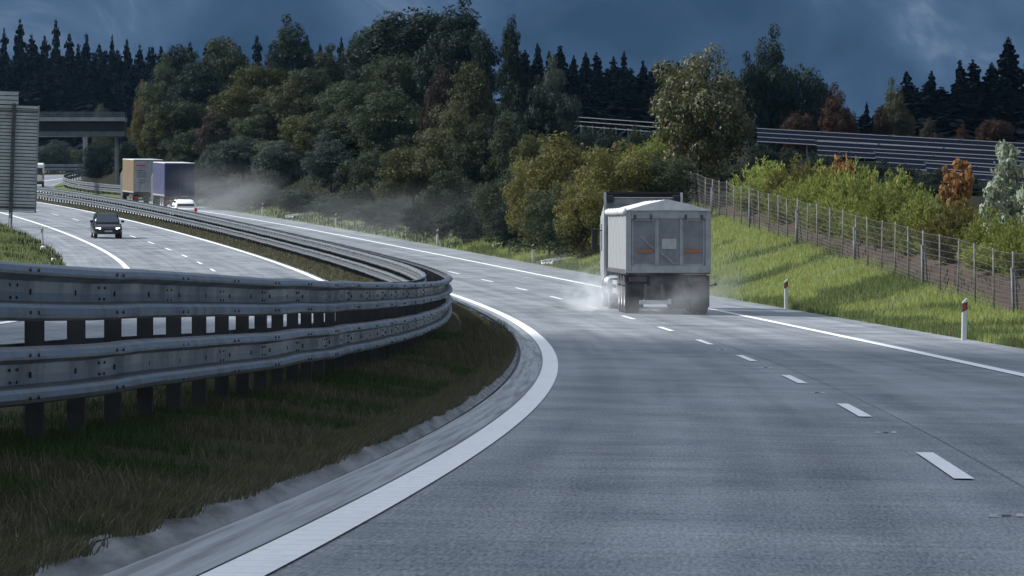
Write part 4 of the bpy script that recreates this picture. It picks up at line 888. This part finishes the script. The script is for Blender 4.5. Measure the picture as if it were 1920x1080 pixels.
for i, (px, top, wd, Z, sh, lf, lab) in enumerate(DEC): plant('tree', TREE[sh], lf, px, top, wd * 1.2, wood_z(px, top, Z), lab)
# shrubs at the foot of the wood
SHR = [
 (1070, 250, 150, 268, 0, 'l_bush', 'ochre green bush behind the lorry cab, left of the pair'), (1150, 262, 150, 262, 1, 'l_bush', 'ochre green bush directly above the lorry cab'),
 (1005, 285, 120, 270, 2, 'l_bush', 'ochre bush at the left end of the bright bushes'), (1225, 250, 110, 272, 0, 'l_willow', 'yellow green bush between lorry cab and big maple'),
 (1190, 232, 40, 300, 1, 'l_mid', 'small green shrub poking up before the bare solar frame'), (1250, 285, 100, 262, 2, 'l_mid', 'green bush by the left foot of the big maple'),
 (1095, 330, 110, 255, 2, 'l_bush', 'lower ochre bush left of the lorry body'), (1030, 345, 100, 258, 1, 'l_mid', 'shaded green bush above the white drain outlet'),
 (945, 318, 100, 282, 0, 'l_mid', 'dark green bush above the near drain outlet, left side'), (970, 372, 90, 268, 2, 'l_dark', 'low dark bush touching the verge near the drain outlet'),
 (880, 372, 100, 285, 1, 'l_dark', 'low dark bush touching the verge above small drain outlet'), (1090, 390, 100, 250, 0, 'l_dark', 'dark low bush in shade left of the lorry'),
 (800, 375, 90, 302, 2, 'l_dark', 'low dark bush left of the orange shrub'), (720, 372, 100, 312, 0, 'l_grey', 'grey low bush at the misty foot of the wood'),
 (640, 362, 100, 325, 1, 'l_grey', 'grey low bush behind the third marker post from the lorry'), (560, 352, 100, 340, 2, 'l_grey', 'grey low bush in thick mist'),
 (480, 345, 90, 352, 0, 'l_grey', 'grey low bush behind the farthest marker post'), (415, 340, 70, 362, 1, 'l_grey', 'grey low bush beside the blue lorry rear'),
 (828, 412, 26, 285, 0, 'l_rust', 'tiny orange shrub low on the grass bank'), (1300, 300, 90, 285, 1, 'l_mid', 'green bush behind the big maple trunk'), (1355, 300, 90, 282, 2, 'l_mid', 'green bush to the right behind the maple trunk'),
 (100, 262, 70, 722, 0, 'l_grey', 'pale bush seen under the footbridge'), (140, 275, 60, 728, 1, 'l_olive', 'olive bush seen under the footbridge beside the pylon'), (75, 285, 60, 732, 2, 'l_olive', 'olive bush under the footbridge at the sign edge'),
 (190, 262, 66, 540, 1, 'l_dark', 'dark bush between pylon and bridge column'), (232, 290, 40, 520, 2, 'l_dark', 'narrow dark bush right behind the bridge column'), (195, 196, 44, 560, 0, 'l_olive', 'yellowish bush rising above the bridge railing'),
 (180, 318, 50, 545, 0, 'l_dark', 'low dark bush at the foot of the pylon'),
]
for px, top, wd, Z, sh, lf, lab in SHR: plant('shrub', SHRUB[sh], lf, px, top, wd * 1.15, Z if px < 240 or px > 1130 else wood_z(px, min(top + 30, 345), Z) - (0 if px < 1000 else 4), lab)
# the tree with the open branches above the fence
plant('tree', BIG, 'l_maple', 1316, 97, 200, 268, 'big lone maple with open crown and bare forked trunk by the fence')
# young willows, saplings behind the fence
WL = [
 (1440, 296, 120, 240, 'first yellow green willow bush right of the big maple'), (1492, 290, 90, 236, 'second willow bush from the big maple, slightly darker'), (1548, 300, 120, 232, 'willow bush left below the first orange sapling'),
 (1612, 296, 130, 228, 'willow bush right below the first orange sapling'), (1672, 318, 120, 222, 'willow bush in the middle, left of the second orange sapling'), (1735, 345, 120, 215, 'willow bush directly left below the second orange sapling'),
 (1800, 368, 130, 206, 'willow bush beneath the second orange sapling'), (1862, 388, 120, 198, 'willow bush beneath the silvery sapling'), (1925, 395, 120, 190, 'willow bush cut by the right edge of the photo'),
 (1580, 345, 120, 218, 'lower willow bush close behind the fence, farthest of its row'), (1650, 372, 120, 208, 'lower willow bush close behind the fence, second of its row'), (1720, 398, 130, 198, 'lower willow bush close behind the fence, third of its row'),
 (1795, 425, 130, 190, 'lower willow bush close behind the fence, fourth of its row'), (1880, 448, 140, 182, 'lower willow bush close behind the fence, nearest of its row'), (1490, 335, 110, 228, 'low willow bush near the fence where the soil begins'), (1425, 330, 90, 244, 'low willow bush at the right foot of the maple'),
]
def fence_z(px): return float(np.interp(px, [1302, 1390, 1457, 1528, 1613, 1687, 1780, 1835, 1900, 1960], [264, 236, 217, 201, 184, 171, 158, 151, 144, 137]))
for i, (px, top, wd, Z, lab) in enumerate(WL): plant('shrub', WIL[i % 3], 'l_willow' if i % 5 != 1 else 'l_bush', px, top - 8, wd * 1.35, fence_z(px) + (22 if 'low' in lab.split()[0] else 32), lab, 'yellow green willow bushes behind the fence', name='willow_bush').scale.y *= .62
for px, top, wd, Z, k, lf, lab in ((1577, 272, 74, 226, 0, 'l_orange', 'orange leaved sapling above the willows, the left one'), (1795, 292, 84, 204, 1, 'l_orange', 'orange red sapling above the willows, left of the silvery sapling'),
      (1690, 296, 56, 216, 0, 'l_willow', 'pale yellow sapling between the two orange saplings'), (1892, 258, 118, 194, 1, 'l_silver', 'silvery leaved sapling at the right edge of the photo'),
      (1482, 292, 22, 238, 0, 'l_rust', 'tiny orange sapling tip beside the maple'), (1752, 372, 30, 203, 1, 'l_silver', 'small pale sapling left below second orange sapling'), (1940, 300, 70, 192, 0, 'l_silver', 'second silvery sapling beyond the right edge')):
    plant('sapling', SAP[k], lf, px, top, wd * 1.15, fence_z(px) + 30, lab)
# spruces
SP = [(38, 30, 54, 'twin topped tallest spruce at the far left skyline'), (8, 48, 44, 'spruce cut by the left edge of the photo'), (105, 32, 54, 'tall spruce with broad top right of the twin topped one'), (162, 58, 46, 'spruce with flat tipped crown, fourth along the left skyline'), (210, 62, 34, 'thin pale topped spruce on the left skyline'),
 (1890, 66, 78, 'tallest spruce with open branches at the right skyline'), (1824, 108, 70, 'broad spruce left of the tallest right hand one'), (1700, 131, 58, 'separate spruce at the left of the right hand group'), (1747, 130, 52, 'slim spruce between the separate and the broad ones'), (1800, 110, 56, 'spruce just left of the broad right hand spruce'), (1935, 100, 80, 'spruce leaning in from the right edge'), (1860, 115, 70, 'spruce filling the gap left of the tallest right hand one'), (1625, 188, 20, 'tiny lone spruce in the notch of the skyline'), (1558, 162, 22, 'small spruce tip right of the skyline pair')]
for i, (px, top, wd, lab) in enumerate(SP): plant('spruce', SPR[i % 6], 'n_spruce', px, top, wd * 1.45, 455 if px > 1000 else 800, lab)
def row(tops, Z, lab, grp, jig=0):
    for i, (px, top, wd) in enumerate(tops): plant('spruce', SPR[(i * 7 + jig) % 6], 'n_spruce', px, top + rt.uniform(-5, 8), wd * rt.uniform(1.4, 2.2), Z + rt.uniform(-12, 12), lab, grp)
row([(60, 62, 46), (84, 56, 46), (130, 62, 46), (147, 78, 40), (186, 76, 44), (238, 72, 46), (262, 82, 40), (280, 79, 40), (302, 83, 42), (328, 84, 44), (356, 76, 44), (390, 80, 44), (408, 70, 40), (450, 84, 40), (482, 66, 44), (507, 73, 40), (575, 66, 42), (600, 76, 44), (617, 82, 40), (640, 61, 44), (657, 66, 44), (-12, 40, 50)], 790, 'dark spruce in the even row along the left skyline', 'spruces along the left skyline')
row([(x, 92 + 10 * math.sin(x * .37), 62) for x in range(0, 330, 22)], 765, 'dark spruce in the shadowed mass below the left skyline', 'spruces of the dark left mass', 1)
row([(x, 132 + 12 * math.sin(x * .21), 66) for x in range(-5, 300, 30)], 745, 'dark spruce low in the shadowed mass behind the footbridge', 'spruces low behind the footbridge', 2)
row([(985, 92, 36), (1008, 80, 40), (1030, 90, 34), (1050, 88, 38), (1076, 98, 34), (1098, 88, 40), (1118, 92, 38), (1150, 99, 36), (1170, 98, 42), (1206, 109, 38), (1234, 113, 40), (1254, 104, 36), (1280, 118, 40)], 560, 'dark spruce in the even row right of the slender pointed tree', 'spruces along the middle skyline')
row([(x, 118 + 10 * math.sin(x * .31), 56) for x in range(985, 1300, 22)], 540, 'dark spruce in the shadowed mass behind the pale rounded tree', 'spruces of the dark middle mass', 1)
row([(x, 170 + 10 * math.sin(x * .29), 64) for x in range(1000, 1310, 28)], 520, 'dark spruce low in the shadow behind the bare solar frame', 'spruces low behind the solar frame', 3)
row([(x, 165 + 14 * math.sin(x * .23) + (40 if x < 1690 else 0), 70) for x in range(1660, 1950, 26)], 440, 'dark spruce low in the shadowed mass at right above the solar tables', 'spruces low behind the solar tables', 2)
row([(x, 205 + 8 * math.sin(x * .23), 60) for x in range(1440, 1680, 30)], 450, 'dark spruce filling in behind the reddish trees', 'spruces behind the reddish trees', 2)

# ------------------------------------------------------------------ unseen cloud shape, added above the view only to shade the near road
M['shade_cloud'] = mat('shade_cloud_grey', (.5, .5, .52), 1., spec=0)
def shade_cloud(cx, cy, cz, rx, ry, rz, seed, label):
    n, m_ = 64, 24; V = []; F = []
    for i in range(m_ + 1):
        th = math.pi * i / m_
        for j in range(n):
            a = 2 * math.pi * j / n; x = math.sin(th) * math.cos(a); y = math.sin(th) * math.sin(a)
            g = 1 + .20 * (float(vnoise(x * 4 + 9, y * 4 + 9, 1, seed)) - .5) + .14 * (float(vnoise(x * 11 + 9, y * 11 + 5, 1, seed + 1)) - .5)
            V.append((x * rx * g, y * ry * g, math.cos(th) * rz * g))
    for i in range(m_):
        for j in range(n): F.append((i * n + j, i * n + (j + 1) % n, (i + 1) * n + (j + 1) % n, (i + 1) * n + j))
    o = link('shade_cloud', np_mesh('shade_cloud', V, F, M['shade_cloud'], None, True), None, (cx, cy, cz)); o['kind'] = 'structure'; return o
def shade(cx, cy, rx, ry, h, seed): t = (h) / SUN.z; return shade_cloud(cx + SUN.x * t, cy + SUN.y * t, h, rx, ry, 9, seed, '')
shade(-5, -8, 85, 112, 330, 3)

# ------------------------------------------------------------------ spray
def spray(name, c, r, dens, label, seed, rot=0., nscale=1.2, lo=.42, hi=.72, ax=(1, 1, 1)):
    m = bpy.data.materials.new(name); m.use_nodes = True; b = NB(m); b.N.remove(b.b); v = b.n('ShaderNodeVolumePrincipled'); v.inputs['Color'].default_value = (.93, .96, 1, 1); v.inputs['Anisotropy'].default_value = .35
    co = b.coords('Object'); ln = b.n('ShaderNodeVectorMath', operation='LENGTH'); b.L.new(co, ln.inputs[0]); fall = b.mapr(ln.outputs['Value'], 1., .15)
    f = b.mapr(b.noise(b.coords('Object', ax), nscale, 4, .6), lo, hi); b.L.new(b.math('MULTIPLY', b.math('MULTIPLY', fall, f), dens), v.inputs['Density']); b.L.new(v.outputs[0], b.N['Material Output'].inputs['Volume'])
    mb = MB(); rings = []
    for i in range(1, 10):
        t = math.pi * i / 10; rings.append([Vector((math.sin(t) * math.cos(a), math.sin(t) * math.sin(a), -math.cos(t))) for a in [j * math.pi / 8 for j in range(16)]])
    mb.loft(rings); o = mb.build(name, m, None, c); o.scale = r; o.rotation_euler = (0, 0, rot); o['kind'] = 'stuff'; o['label'] = label; o['category'] = 'spray'; return o
def spr(s, u, h, r, dens, label, seed=0, **k): p, rot = seat(s, u, h); return spray('spray', p, r, dens, label, seed, rot[2], **k)
spr(156, -.35, .45, (1.1, 9, 1.0), .5, 'bright white spray thrown up by the left wheels of the tipper lorry')
spr(150, 1.5, .4, (2.5, 7.5, 1.5), .11, 'thin spray hanging under and behind the tipper lorry')
spr(163, 3.6, .6, (1.6, 14, 2.2), .07, 'thin spray drifting right of the tipper lorry onto the grass')
spr(205, 1.5, -.4, (5, 60, 2.4), .006, 'long veil of spray over the road ahead of the tipper lorry', lo=.1, hi=.9)
spr(345, 6.5, .2, (8, 85, 3.4), .006, 'pale mist lying along the verge at the foot of the wood', lo=.1, hi=.9, nscale=.8, ax=(1,2.5,1))
spr(412, 3.5, 1.0, (5, 40, 3.5), .02, 'spray around the far lorries', lo=.3)

# dark shrubs added to stand in for the shade under the solar tables
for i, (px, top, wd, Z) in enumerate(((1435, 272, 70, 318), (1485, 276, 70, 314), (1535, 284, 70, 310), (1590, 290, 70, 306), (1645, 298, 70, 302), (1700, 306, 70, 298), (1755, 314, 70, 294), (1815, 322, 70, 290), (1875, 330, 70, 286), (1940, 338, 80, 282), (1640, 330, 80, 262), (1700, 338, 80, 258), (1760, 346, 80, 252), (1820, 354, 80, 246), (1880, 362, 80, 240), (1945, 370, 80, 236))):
    plant('shrub', SHRUB[i % 3], 'l_dark', px, top, wd * 1.25, Z, 'dark shrub added for the shade under the solar tables', 'dark shrubs added for shade under the solar tables')
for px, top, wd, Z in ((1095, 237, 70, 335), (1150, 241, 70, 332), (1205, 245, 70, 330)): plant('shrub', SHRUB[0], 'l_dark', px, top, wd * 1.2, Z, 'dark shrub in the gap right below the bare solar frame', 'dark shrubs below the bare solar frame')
# thin blue air between the road and the far wood
hm = bpy.data.materials.new('air'); hm.use_nodes = True; hb = NB(hm); hb.N.remove(hb.b); hv = hb.n('ShaderNodeVolumePrincipled'); hv.inputs['Color'].default_value = (.30, .62, 1, 1); hv.inputs['Density'].default_value = .000024; hv.inputs['Anisotropy'].default_value = .2
hb.L.new(hv.outputs[0], hb.N['Material Output'].inputs['Volume'])
b = MB(); b.span((-3300, -2600, -6), (3300, 3500, 60)); hz = b.build('haze', hm); hz['kind'] = 'stuff'; hz['label'] = 'thin bluish air between the road and the far spruces'
